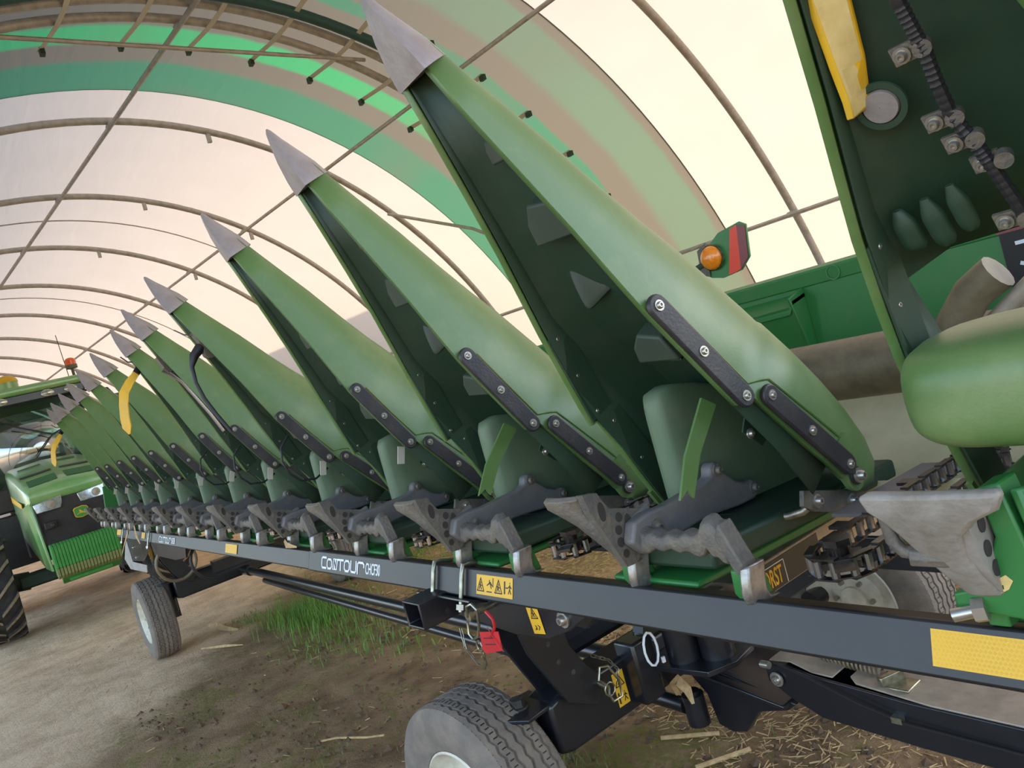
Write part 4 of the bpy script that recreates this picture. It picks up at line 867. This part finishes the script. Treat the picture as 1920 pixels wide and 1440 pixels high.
# tongue folded along the cart
b = MB(); r = []
for x, zt, zb in ((-1.47, .825, .77), (-1.40, .835, .725), (-1.30, .815, .68), (-1.0, .79, .66), (.95, .735, .60)):
    r.append([(x, 1.555, zb), (x, 1.555, zt), (x, 1.565, zt), (x, 1.565, zb + .012), (x, 1.70, zb + .012), (x, 1.70, zt), (x, 1.71, zt), (x, 1.71, zb)])
b.loft(r); tg = tq(b, 'tongue_channel', G['black'], bevel=.003)
b = MB(); r = []
for x, z, y0_ in ((-1.20, .806, 1.60), (-1.17, .802, 1.575), (-.95, .788, 1.56), (.95, .739, 1.56)): r.append([(x, y0_, z), (x, 1.71, z), (x, 1.71, z + .006), (x, y0_, z + .006)])
b.loft(r); sh_(b).build('tongue_cover', G['tan'], tg, bevel=.002)
b = MB(); r = []
for x, z in ((-1.46, .832), (-1.38, .838), (-1.31, .815), (-1.24, .812)): r.append([(x, 1.57, z), (x, 1.69, z), (x, 1.69, z + .005), (x, 1.57, z + .005)])
b.loft(r); sh_(b).build('tongue_cover', G['tan'], tg, bevel=.002)
b = MB(); P = []
for k in range(150): a = k * .63; P.append((-1.33 + .205 * k / 150, 1.66 + .018 * math.cos(a), .838 - .03 * k / 150 + .018 * math.sin(a)))
b.tube(P, .0045, 6); b.tube([P[-1], (-1.105, 1.65, .815), (-1.085, 1.64, .81)], .004, 6); tq(b, 'tongue_spring', G['brown'])
b = MB(); b.prism([(-1.11, 1.59, .795), (-1.075, 1.66, .80), (-1.075, 1.66, .835), (-1.11, 1.59, .83)], (.018, -.005, 0)); b.box((-1.055, 1.625, .80), (.07, .075, .012)); tq(b, 'spring_clip', G['zinc'], bevel=.003)
b = MB(); b.tube([(-1.42, 1.545, .845), (-1.30, 1.535, .82), (-1.15, 1.535, .77), (-1.02, 1.54, .735), (-.85, 1.545, .725), (.5, 1.548, .66)], .0035, 6); tq(b, 'tongue_cable', G['hose'])
b = MB(); b.box((-1.045, 1.545, .74), (.03, .02, .018)); tq(b, 'cable_clip', G['zinc'])
b = MB(); bolt_head(b, (-1.43, 1.55, .785), (0, -1, 0), .016, .012); b.cyl((-1.46, 1.53, .84), (-1.43, 1.53, .84), .012, 10); tq(b, 'tongue_bolt', G['bolt'])
# bar with lettered plate
b = MB(); b.box((-1.33, 2.10, 1.062), (.05, 1.6, .085)); lb_ = cp(b, 'lettered_bar', G['tan'], bevel=.003)
b = MB(); b.box((-1.3045, 1.62, 1.060), (.002, .34, .074)); b.build('letter_plate', G['black'], lb_)
text('HORST', 'bar_lettering', G['decal'], lb_, frame((-1.3032, 1.506, 1.034), (0, 1, 0), (0, 0, 1)), size=.064, sx=.50, shear=.12, bold=.0010)
b = MB(); M = frame((-1.3032, 1.498, 1.026), (0, 1, 0), (0, 0, 1)); strokes([[(0, 0), (0, .060), (.128, .060), (.128, 0)]], .0022, M, .0004).build('plate_border', G['white'], lb_)
b = MB(); b.box((-1.42, 1.42, 1.10), (.34, .06, .03)); b.box((-1.3, 1.36, 1.085), (.22, .04, .02)); cp(b, 'cross_strut', G['tan'], bevel=.003)
# ---- wheels
def trailer_wheel(c, yaw=0.0):
    r, w = .362, .112; b = MB(); prof0 = []
    n = 96
    # rubber carcass: sidewalls + ribbed tread with zig-zag grooves
    gro = [-.072, -.036, 0.0, .036, .072]
    rings = []
    for k in range(n):
        zz = .0045 if k % 2 else -.0045; pr = [(.205, -.085), (.215, -.100), (.26, -.113), (.31, -.115), (.345, -.108), (.360, -.096)]
        for g in gro:
            e = zz; pr += [(.3675 - abs(g) * .03, g - .006 + e), (.358, g - .004 + e), (.358, g + .004 + e), (.3675 - abs(g) * .03, g + .006 + e)]
        pr += [(.360, .096), (.345, .108), (.31, .115), (.26, .113), (.215, .100), (.205, .085)]
        th = 2 * math.pi * k / n; rings.append([Vector((rr_ * math.cos(th), h, rr_ * math.sin(th))) for rr_, h in pr])
    m_ = len(rings[0]); fs = []
    for k in range(n):
        for i in range(m_ - 1): fs.append((k * m_ + i, k * m_ + i + 1, ((k + 1) % n) * m_ + i + 1, ((k + 1) % n) * m_ + i))
    b.add([p for q_ in rings for p in q_], fs); b.cur = 1
    for k in range(110):
        th = 2 * math.pi * k / 110
        for g in (-.088, -.054, .054, .088):
            c = Vector((.3652 - (.004 if abs(g) > .07 else 0), 0, 0)); M = Matrix.Rotation(-th + g * 2, 3, 'Y')
            p = M @ Vector((.3652 - (.006 if abs(g) > .07 else 0), g, 0)); b.box(p, (.0025, .016, .004), M)
    return b
def rim():
    b = MB(); b.lathe([(.205, -.085), (.212, -.098), (.205, -.102), (.192, -.085), (.178, -.062), (.165, -.05), (.12, -.045), (.10, -.058), (.06, -.06), (.058, -.075), (.0005, -.075)], (0, 0, 0), (0, 1, 0), 48); b.lathe([(.205, .085), (.212, .098), (.19, .08), (.17, -.02)], (0, 0, 0), (0, 1, 0), 48)
    return b
wheel_src = None
def wheel(name_parent, loc, yaw):
    global wheel_src
    if wheel_src is None:
        t = trailer_wheel(None).build('cart_wheel', [G['rubber'], G['ink']], CART, off=Vector((0, 0, 0)), sharp=30)
        rim().build('rim', G['cream'], t, off=Vector((0, 0, 0)))
        for k in range(6):
            b = MB(); a = k * math.pi / 3; b.cyl((.085 * math.cos(a), -.058, .085 * math.sin(a)), (.085 * math.cos(a), -.078, .085 * math.sin(a)), .011, 6); b.build('wheel_nut', G['bolt'], t, off=Vector((0, 0, 0)))
        wheel_src = t; o = t
    else: o = copy_tree(wheel_src, CART)
    o.location = Vector(loc) - Vector(CART.location); o.rotation_euler = (0, 0, yaw); return o
wheel(None, (-2.37, 1.155, .366), R_(4)); wheel(None, (-7.95, 1.135, .366), R_(0)); wheel(None, (-2.02, 2.98, .366), R_(0)); wheel(None, (-7.95, 2.98, .366), R_(0))
for x, y in ((-2.25, 1.2), (-7.85, 1.2), (-2.1, 2.9), (-7.85, 2.9)):
    b = MB(); b.cyl((x - .1, y - .05, .366), (x - .1, y + .12, .366), .045, 14); b.box((x - .06, y + .09, .42), (.1, .09, .22)); cp(b, 'wheel_spindle', G['black'])

# ---- things hanging on the cart
def up_(b): b.v = [(v[0], v[1], v[2] + .032) for v in b.v]
b = MB(); b.tube([(-1.845, 1.04, 1.10), (-1.828, 1.035, 1.098), (-1.812, 1.035, 1.085), (-1.812, 1.035, 1.065), (-1.83, 1.035, 1.045)], .0048, 8)
up_(b); tgm = b.build('warning_tag', G['red'], None); tag(tgm, 'red plastic warning tag on a red loop hanging under the black rail', 'tag')
b = MB(); b.prism([(-1.90, 1.033, 1.038), (-1.80, 1.033, 1.052), (-1.805, 1.033, .998), (-1.895, 1.033, .975), (-1.91, 1.033, .985)], (0, .002, 0)); up_(b); tt = b.build('tag_card', G['red'], tgm)
b = MB(); [b.tube([(-1.885, 1.0325, z), (-1.83, 1.0325, z + .008)], .0014, 4) for z in (1.022, 1.004)]; up_(b); b.build('tag_writing', G['ink'], tt)
b = MB(); b.tube([(-1.845, 1.03, 1.06), (-1.83, 1.03, 1.035), (-1.79, 1.028, 1.0)], .0012, 5); b.tube([(-1.82, 1.03, 1.055), (-1.845, 1.03, 1.03)], .0012, 5); up_(b); b.build('tag_tie', G['red'], tgm)
b = MB(); P = [(-1.995, 1.70 + .030 * math.cos(t * .524), .70 + .058 * math.sin(t * .524)) for t in range(13)]; b.tube(P, .0045, 6); b.box((-1.993, 1.74, .645), (.008, .012, .02))
tag(b.build('cable_tie', G['white'], None), 'white looped cable tie round the black axle pivot', 'cable tie')

# ================================================================== TRACTOR
TY = 1.08
TR = empty('tractor', (-12.6, TY, 0), 'green farm tractor with yellow-trimmed hood and front weights beyond the far end of the header', 'tractor')
def tp(b, name, m, par=TR, **k): return b.build(name, m, par, **k)
def ring_y(x, y0_, y1_, zb, zt, rad=.08, crown=.03, n=5):
    pts = [(x, y0_, zb)]
    for k in range(n): a = math.pi / 2 * k / (n - 1); pts.append((x, y0_ + rad * (1 - math.cos(a)), zt - rad * (1 - math.sin(a))))
    pts.append((x, (y0_ + y1_) / 2, zt + crown))
    for k in range(n): a = math.pi / 2 * (1 - k / (n - 1)); pts.append((x, y1_ - rad * (1 - math.cos(a)), zt - rad * (1 - math.sin(a))))
    pts.append((x, y1_, zb)); return pts
b = MB(); HR = [(-11.42, .66, 1.48, 1.66, 1.755, .05), (-11.45, .64, 1.50, 1.62, 1.80, .06), (-11.7, .615, 1.535, 1.58, 1.88, .07), (-12.3, .59, 1.57, 1.50, 2.02, .09), (-13.0, .58, 1.58, 1.45, 2.13, .10), (-13.7, .58, 1.58, 1.45, 2.18, .10)]
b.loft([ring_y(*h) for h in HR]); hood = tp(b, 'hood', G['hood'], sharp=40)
def hz(x):
    for a, c in zip(HR[:-1], HR[1:]):
        if c[0] <= x <= a[0]: t = (x - a[0]) / (c[0] - a[0]); return a[4] + (c[4] - a[4]) * t
    return HR[0][4]
def hood_patch(x0_, x1_, y0_, y1_, m, name, lift=.014, th=.004):
    b = MB(); r = []
    for k in range(5):
        x = x0_ + (x1_ - x0_) * k / 4
        z = lambda y: hz(x) + .03 * max(0, 1 - abs(y - TY) / .40) ** .9 + lift * .5
        r.append([(x, y0_, z(y0_)), (x, y1_, z(y1_)), (x, y1_, z(y1_) + th), (x, y0_, z(y0_) + th)])
    b.loft(r); tp(b, name, m, hood)
for s_ in (0, 1):
    ya, yb = (.70, 1.03) if s_ == 0 else (1.13, 1.46)
    hood_patch(-11.56, -11.84, ya, yb, G['dgreendecal'], 'matt_panel')
    hood_patch(-12.08, -12.16, ya - .04 * (1 - s_), yb + .04 * s_, G['grille'], 'hood_vent')
    hood_patch(-12.75, -12.85, ya, yb - .05, G['dgreendecal'], 'matt_panel')
b = MB(); b.prism([(-11.45, .70, .95), (-11.45, 1.46, .95), (-11.40, 1.46, 1.45), (-11.46, 1.47, 1.68), (-11.46, .67, 1.68), (-11.40, .68, 1.45)], (-1.2, 0, 0)); gr = tp(b, 'front_grille', G['grille'], bevel=.01)
for ya, yb in ((.67, .995), (1.165, 1.49)):
    b = MB(); dy = .0; b.prism([(-11.40, ya, 1.675 - .06), (-11.385, ya + .02, 1.50), (-11.385, yb - .04, 1.50), (-11.39, yb - .01, 1.56), (-11.40, yb, 1.65)], (-.05, 0, 0)); hl = tp(b, 'headlight', G['lens'], gr, bevel=.008)
    cy_ = (ya + yb) / 2
b = MB(); b.lathe([(.05, 0), (.05, .01), (.035, .012), (.0005, .03)], (-11.38, .86, 1.57), (1, 0, 0), 18); b.lathe([(.05, 0), (.05, .01), (.035, .012), (.0005, .03)], (-11.38, 1.38, 1.57), (1, 0, 0), 18); tp(b, 'headlight_bowls', G['tan'], gr)
# badge: rounded shield with leaping stag
b = MB(); bd = [(1.07, 1.42), (1.09, 1.44), (1.18, 1.45), (1.23, 1.435), (1.245, 1.41), (1.235, 1.335), (1.22, 1.315), (1.15, 1.30), (1.09, 1.315), (1.075, 1.335)]
b.prism([(-11.385, y, z) for y, z in bd], (.012, 0, 0)); bg_ = tp(b, 'badge', G['yellow'], gr, bevel=.003)
b = MB(); b.prism([(-11.3725, 1.157 + (y - 1.157) * .88, 1.377 + (z - 1.377) * .86) for y, z in bd], (.002, 0, 0)); tp(b, 'badge_field', G['weight'], gr)
b = MB(); st = [(1.10, 1.345), (1.135, 1.36), (1.16, 1.358), (1.20, 1.347), (1.205, 1.353), (1.182, 1.372), (1.165, 1.384), (1.15, 1.402), (1.142, 1.412), (1.14, 1.398), (1.13, 1.396), (1.135, 1.388), (1.14, 1.374), (1.128, 1.366), (1.10, 1.352)]
b.prism([(-11.3705, y, z) for y, z in st], (.001, 0, 0)); tp(b, 'badge_stag', G['decal'], gr)
b = MB(); b.box((-11.39, .80, 1.32), (.03, .14, .09)); b.cyl((-11.38, .82, 1.315), (-11.355, .82, 1.315), .028, 14); tp(b, 'grille_socket', G['grille'], gr, bevel=.01)
for s_ in (0, 1):
    y = .585 if s_ == 0 else 1.575
    b = MB(); b.prism([(-11.75, y, 1.66), (-13.6, y - .005, 1.80), (-13.6, y - .005, 1.70), (-11.85, y, 1.60)], (0, -.006 if s_ == 0 else .006, 0)); tp(b, 'hood_stripe', G['decal'], hood)
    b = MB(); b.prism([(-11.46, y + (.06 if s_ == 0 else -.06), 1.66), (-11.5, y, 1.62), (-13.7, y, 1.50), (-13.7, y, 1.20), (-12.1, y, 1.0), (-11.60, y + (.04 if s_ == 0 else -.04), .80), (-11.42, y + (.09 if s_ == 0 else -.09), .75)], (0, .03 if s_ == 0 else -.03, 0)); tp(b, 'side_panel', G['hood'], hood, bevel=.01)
# front weights: a pack of plates on the bracket
b = MB(); b.prism([(-11.2, .74, .70), (-11.2, 1.46, .70), (-11.55, 1.42, .55), (-11.55, .76, .55)], (0, 0, .10)); b.box((-11.85, TY, .70), (.9, .5, .25)); tp(b, 'weight_bracket', G['weight'], bevel=.01)
NW = 20; w0 = None
for k in range(NW):
    y = .70 + .0365 * k
    if w0 is None:
        b = MB(); b.prism([(-11.06, y, 1.05), (-11.10, y, 1.085), (-11.20, y, 1.10), (-11.30, y, 1.085), (-11.32, y, .98), (-11.32, y, .80), (-11.20, y, .755), (-11.07, y, .80)], (0, .033, 0)); w0 = tp(b, 'front_weight', G['weight'], bevel=.006)
        b = MB(); b.prism([(-11.062, y + .001, .80), (-11.20, y + .001, .755), (-11.32, y + .001, .80), (-11.30, y + .001, .70), (-11.15, y + .001, .665), (-11.08, y + .001, .70)], (0, .031, 0)); b.build('weight_foot', G['weightdust'], w0, bevel=.005); o = w0
    else:
        o = copy_tree(w0, TR); o.location = Vector(w0.location) + Vector((0, .0365 * k, 0))
# front axle and wheels
b = MB(); b.box((-12.35, TY, .66), (.26, 1.5, .18)); b.box((-12.2, TY, .85), (.5, .45, .3)); tp(b, 'front_axle', G['dkgreen'], bevel=.03)
def ag_wheel(c, r, w, n, rimr, sgn, name, narrow=.62):
    par = None; c = Vector(c); b = MB()
    prof = [(rimr, -w * .36), (rimr + .05, -w * .47), (r * .80, -w * .52), (r * .90, -w * .48), (r * .935, -w * .40), (r * .945, 0), (r * .935, w * .40), (r * .90, w * .48), (r * .80, w * .52), (rimr + .05, w * .47), (rimr, w * .36)]
    b.lathe(prof, c, (0, 1, 0), 56); t = tp(b, name, G['agrubber'], sharp=40)
    b = MB(); b.cur = 0
    for k in range(n):
        for s_ in (-1, 1):
            a0 = 2 * math.pi * (k + (.5 if s_ > 0 else 0)) / n
            P = []
            for f, da, hw in ((.02, 0, .022), (.25, .09, .022), (.40, .15, .024), (.50, .19, .028)):
                a = a0 + sgn * da * (1.5 / max(r, .1)) * .75; y = s_ * f * w; rr_ = r * (.945 if f < .3 else .93 if f < .45 else .885); ro = r * (1 if f < .45 else .965)
                e = Vector((math.cos(a), 0, math.sin(a))); tn_ = Vector((-math.sin(a), 0, math.cos(a)))
                bs = c + Vector((0, y, 0)); P.append([bs + e * rr_ - tn_ * hw * 1.25, bs + e * ro - tn_ * hw, bs + e * ro + tn_ * hw, bs + e * rr_ + tn_ * hw * 1.25])
            b.cur = 0; o0 = len(b.f); b.loft(P); 
            for q_ in range(o0, len(b.f)):
                pass
            nb = 4
            for i in range(len(P) - 1): b.mi[o0 + i * nb + 1] = 1
    b.build('tyre_lugs', [G['agrubber'], G['lug']], t)
    b = MB(); b.lathe([(rimr, -w * .36), (rimr - .03, -w * .30), (rimr - .05, -w * .1), (rimr * .55, -w * .02), (rimr * .5, -w * .1), (.0005, -w * .1)], c, (0, 1, 0), 40); b.lathe([(rimr, w * .36), (rimr - .03, w * .30), (rimr - .05, -w * .05)], c, (0, 1, 0), 40)
    b.build('wheel_disc', G['decal'], t); return t
for y in (.05, 2.11): ag_wheel((-12.35, y, .735), .735, .46, 20, .40, 1, 'front_wheel')
for y in (.03, 2.13): ag_wheel((-15.1, y, 1.02), 1.02, .52, 22, .60, 1, 'rear_wheel')
for s_ in (-1, 1):
    b = MB(); y = TY + s_ * .62; b.tube([(-12.35, y, .66), (-12.35, TY + s_ * .9, .70)], .12, 12); b.box((-12.62, TY + s_ * .95, 1.25), (.9, .42, .03)); tp(b, 'front_mudguard', G['grille'])
# cab
b = MB(); b.box((-14.4, TY, 1.25), (1.9, 1.0, .8)); b.box((-14.0, TY, 1.15), (.9, 2.0, .75)); b.box((-13.3, TY, 1.2), (1.2, .8, .8)); b.box((-13.9, TY, 1.75), (.5, 1.5, .35)); tp(b, 'cab_base', G['grille'], bevel=.03)
cabc = [(-13.75, TY - .62, 1.85), (-13.75, TY + .62, 1.85), (-15.5, TY + .82, 1.7), (-15.5, TY - .82, 1.7)]; cabt = [(-13.95, TY - .78, 3.12), (-13.95, TY + .78, 3.12), (-15.45, TY + .82, 3.12), (-15.45, TY - .82, 3.12)]
b = MB()
for a, c in zip(cabc, cabt): b.tube([a, c], .045, 8)
b.tube([cabc[0], cabc[1]], .04, 8); tp(b, 'cab_posts', G['black'])
for i in range(4):
    j = (i + 1) % 4; b = MB(); b.add([cabc[i], cabc[j], cabt[j], cabt[i]], [(0, 1, 2, 3)]); tp(b, 'cab_window', G['glass'], solid=.006)
b = MB(); b.box((-14.75, TY, 2.0), (.5, .55, .9)); b.box((-14.95, TY, 2.55), (.14, .5, .6)); tp(b, 'driver_seat', G['grille'], bevel=.05)
b = MB(); b.tube([(-14.2, TY + .2 * math.cos(t * .4), 2.25 + .16 * math.sin(t * .4)) for t in range(17)], .016, 6); tp(b, 'steering_wheel', G['hose'])
b = MB(); b.prism([(-13.78, TY - .86, 3.10), (-13.78, TY + .86, 3.10), (-15.7, TY + .9, 3.12), (-15.7, TY - .9, 3.12)], (0, 0, .16)); rf = tp(b, 'roof_liner', G['black'], bevel=.03)
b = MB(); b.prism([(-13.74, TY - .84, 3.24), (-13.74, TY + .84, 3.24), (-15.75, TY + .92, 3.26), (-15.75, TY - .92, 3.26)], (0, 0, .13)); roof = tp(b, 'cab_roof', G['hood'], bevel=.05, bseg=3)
for y in (TY - .62, TY - .28, TY + .34, TY + .66):
    b = MB(); b.lathe([(.075, 0), (.075, .02), (.05, .03), (.0005, .034)], (0, 0, 0), (1, 0, 0), 20); b.v = [(v[0] - 13.775, v[1] * 1.2 + y, v[2] * .72 + 3.185) for v in b.v]; tp(b, 'roof_lamp', G['lens'], rf)
b = MB(); b.dome((-13.95, TY - .12, 3.47), (0, 0, 1), .15, .12, 24, 6); o = tp(b, 'receiver_dome', G['yellow'], roof); o['label'] = 'yellow positioning receiver dome'
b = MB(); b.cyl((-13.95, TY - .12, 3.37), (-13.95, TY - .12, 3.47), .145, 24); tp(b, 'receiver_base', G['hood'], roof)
b = MB(); b.cyl((-14.3, TY + .83, 3.37), (-14.3, TY + .83, 3.56), .022, 8); b.cyl((-14.3, TY + .83, 3.54), (-14.3, TY + .83, 3.60), .085, 18); tp(b, 'beacon_stem', G['cast'], roof)
b = MB(); b.cyl((-14.3, TY + .83, 3.60), (-14.3, TY + .83, 3.67), .08, 18); b.dome((-14.3, TY + .83, 3.67), (0, 0, 1), .08, .05, 18); o = tp(b, 'beacon', G['orange'], roof); o['label'] = 'orange warning beacon'
b = MB(); b.tube([(-14.5, TY + .78, 3.37), (-14.5, TY + .76, 4.15)], .006, 5); tp(b, 'antenna', G['hose'], roof)
b = MB(); b.tube([(-13.9, TY + .8, 3.12), (-13.7, TY + 1.15, 3.05), (-13.7, TY + 1.2, 2.95)], .02, 6); b.box((-13.68, TY + 1.2, 2.75), (.04, .22, .38)); tp(b, 'mirror', G['black'], bevel=.02)
b = MB(); b.tube([(-13.7, TY + .75, 2.0), (-13.62, TY + .78, 2.25)], .02, 6); b.lathe([(.07, 0), (.07, .03), (.0005, .05)], (-13.62, TY + .78, 2.28), (1, 0, 0), 16); tp(b, 'work_lamp', G['lens'])
b = MB(); b.tube([(-13.70, TY - .05, 2.25), (-13.77, TY + .25, 2.55), (-13.83, TY + .45, 2.62)], .010, 6); b.tube([(-13.77, TY + .25, 2.55), (-13.84, TY - .3, 2.85)], .012, 6); tp(b, 'wiper', G['hose'])
b = MB(); b.cyl((-13.5, TY + .72, 1.6), (-13.5, TY + .72, 2.4), .07, 14); tp(b, 'exhaust_stack', G['black'])

# ================================================================== LITTER
def scatter_box(n, fx, fy, ln, wd, th, name, m, label, cat, mask=None, zf=0.006, tilt=.25):
    b = MB(); k = 0; tries = 0
    while k < n and tries < n * 12:
        tries += 1; x, y = fx(), fy()
        if mask and not mask(x, y): continue
        L = ln * random.uniform(.4, 1.5); w_ = wd * random.uniform(.6, 1.6); M = Matrix.Rotation(random.uniform(0, 6.28), 3, 'Z') @ Matrix.Rotation(random.uniform(-tilt, tilt), 3, 'Y') @ Matrix.Rotation(random.uniform(-.8, .8), 3, 'X')
        b.box((x, y, zf + random.uniform(0, .01)), (L, w_, th), M); k += 1
    o = b.build(name, m); return tag(o, label, cat, kind='stuff')
U = random.uniform
scatter_box(4600, lambda: U(-4.4, -.2), lambda: 2.0 + 3.2 * abs(random.gauss(.25, .35)), .05, .0035, .002, 'straw_litter', G['leaf'], 'pale chopped corn straw lying thick on the soil behind the cart', 'straw', lambda x, y: y > 2.0 + .25 * math.sin(x * 3) and y > 2.1 - (x + 2.4) * .35 and (math.sin(x * 5.1 + y * 3) + math.sin(y * 7 - x * 2) > -.9))
scatter_box(420, lambda: U(-9.5, -1.4), lambda: U(.2, 3.2), .05, .004, .002, 'straw_fragments', G['leaf'], 'sparse pale straw fragments over the bare soil around the cart wheels', 'straw')
scatter_box(500, lambda: U(-9, -4), lambda: U(2.3, 6.5), .09, .008, .003, 'straw_bed', G['leaf'], 'pale corn straw lying on the ground under the header', 'straw')
def clods(n):
    b = MB()
    for _ in range(n):
        x, y = U(-6.5, -1.2), U(.6, 3.4); r = abs(random.gauss(0, .010)) + .005
        c = Vector((x, y, r * .35)); P = [Vector((U(.7, 1.2), 0, 0)), Vector((0, U(.7, 1.2), 0)), Vector((-U(.7, 1.2), 0, 0)), Vector((0, -U(.7, 1.2), 0)), Vector((0, 0, U(.6, 1)))]; b.add([c + p * r for p in P], [(0, 1, 4), (1, 2, 4), (2, 3, 4), (3, 0, 4)])
    return b
soil = mat('soil_clod', srgb(104, 82, 60), .95, col2=srgb(74, 58, 42), nscale=12)
tag(clods(2600).build('soil_clods', soil, sharp=20), 'small crumbs of dark soil scattered over the ground by the near wheel', 'soil', kind='stuff')
grassm = mat('grass_blade', srgb(82, 124, 34), .6, col2=srgb(120, 146, 54), nscale=3); mossm = mat('dull_grass', srgb(104, 112, 46), .7, col2=srgb(84, 96, 40), nscale=3)
def grass(n, cx, cy, sx, sy, h, name, m, label):
    b = MB()
    for _ in range(n):
        x, y = random.gauss(cx, sx), random.gauss(cy, sy); hh = h * U(.4, 1.1); a = U(0, 6.28); w_ = U(.002, .004); ln = U(.15, .7) * hh; d = Vector((math.cos(a), math.sin(a), 0)); s_ = Vector((-d.y, d.x, 0)) * w_; p = Vector((x, y, 0))
        q1 = p + d * ln * .35 + Vector((0, 0, hh * .6)); q2 = p + d * ln + Vector((0, 0, hh)); b.add([p - s_, p + s_, q1 + s_ * .8, q1 - s_ * .8, q2], [(0, 1, 2, 3), (3, 2, 4)])
    return tag(b.build(name, m, sharp=180), label, 'grass', kind='stuff')
grass(1500, -7.0, 2.25, .35, .18, .16, 'grass_tuft', grassm, 'lush green grass tuft below the two black steering rods')
grass(700, -5.9, 2.15, .5, .25, .08, 'grass_tuft', grassm, 'low green grass trailing right of the lush tuft')
grass(900, -8.2, 3.7, .7, .35, .10, 'grass_tuft', grassm, 'sunlit green grass beyond the rods under the lettered rail')
grass(350, -2.9, 1.75, .18, .14, .06, 'grass_tuft', mossm, 'small green weeds beside the near axle beam')
grass(250, -7.9, 1.9, .15, .1, .05, 'grass_tuft', grassm, 'small grass sprig on the bare soil near the far axle')
grass(600, -4.6, 1.0, .5, .3, .025, 'moss_patch', mossm, 'short mossy growth on the dark soil left of the near wheel')
grass(500, -3.0, 4.0, .8, .5, .07, 'grass_tuft', mossm, 'dry green grass in the gap below the rail behind the near axle')
def leaf(name, path, w_, label, cat='dry leaf', m='leaf'):
    b = MB(); P = [Vector(p) for p in path]; r = []; n = len(P)
    for i, p in enumerate(P):
        d = (P[min(i + 1, n - 1)] - P[max(i - 1, 0)]).normalized(); s_ = d.cross(Vector((.35, -.8, .5))).normalized(); u_ = d.cross(s_); a = i / (n - 1); ww = w_ * (math.sin(math.pi * min(1, a * .86 + .10)) ** .6)
        r.append([p - s_ * ww, p + u_ * ww * .4, p + s_ * ww, p + u_ * (ww * .4 - .0012)])
    b.loft(r); return tag(b.build(name, G[m], sharp=60), label, cat)
leaf('corn_leaf', [(-7.42, 1.06, 1.30), (-7.5, 1.05, 1.22), (-7.72, 1.03, 1.12), (-7.95, 1.02, 1.02), (-8.05, 1.02, .965)], .022, 'dry tan corn leaf hanging over the far end of the black rail')
leaf('corn_leaf', [(-7.22, 1.07, 1.28), (-7.2, 1.06, 1.2), (-7.12, 1.06, 1.13)], .012, 'short dry leaf strip dangling at the far clamp bolt')
leaf('corn_husk', [(-2.09, 1.85, .44), (-2.08, 1.83, .49), (-2.05, 1.825, .52), (-2.01, 1.825, .49), (-2.0, 1.825, .44)], .020, 'pale curled corn husk caught on the steering rod joint', 'husk')
leaf('corn_husk', [(-3.66, 1.13, 1.245), (-3.55, 1.10, 1.235), (-3.42, 1.10, 1.232)], .012, 'dry husk strip lying on the rail by a green skid', 'husk')
leaf('corn_leaf', [(-8.35, 1.62, .02), (-8.1, 1.65, .05), (-7.9, 1.66, .03), (-7.65, 1.72, .03)], .03, 'dry pale corn leaf lying on bare soil right of the far wheel')
leaf('corn_leaf', [(-7.6, 1.36, .012), (-7.3, 1.5, .02), (-7.1, 1.60, .015)], .012, 'thin brown leaf blade on the soil near the far wheel')
def stick(name, path, r, label, cat='stick', m='leaf'):
    b = MB(); b.tube(path, r, 7); return tag(b.build(name, G[m]), label, cat)
stick('twig', [(-4.40, 1.22, .012), (-4.30, 1.30, .02), (-4.12, 1.40, .014), (-4.02, 1.46, .02)], .006, 'thin pale twig on mossy soil left of the near wheel', 'twig')
stick('corn_stalk', [(-2.58, 2.12, .012), (-2.36, 2.25, .02)], .010, 'pale straight stalk piece on soil below the near axle beam', 'stalk')
stick('corn_stalk', [(-2.30, 2.02, .010), (-2.18, 2.22, .012)], .011, 'stalk piece cut by the bottom edge of the picture', 'stalk')
stick('twig', [(-1.75, 1.45, .012), (-1.7, 1.55, .03), (-1.66, 1.6, .02)], .005, 'short bent stem on soil under the rod joint', 'twig')
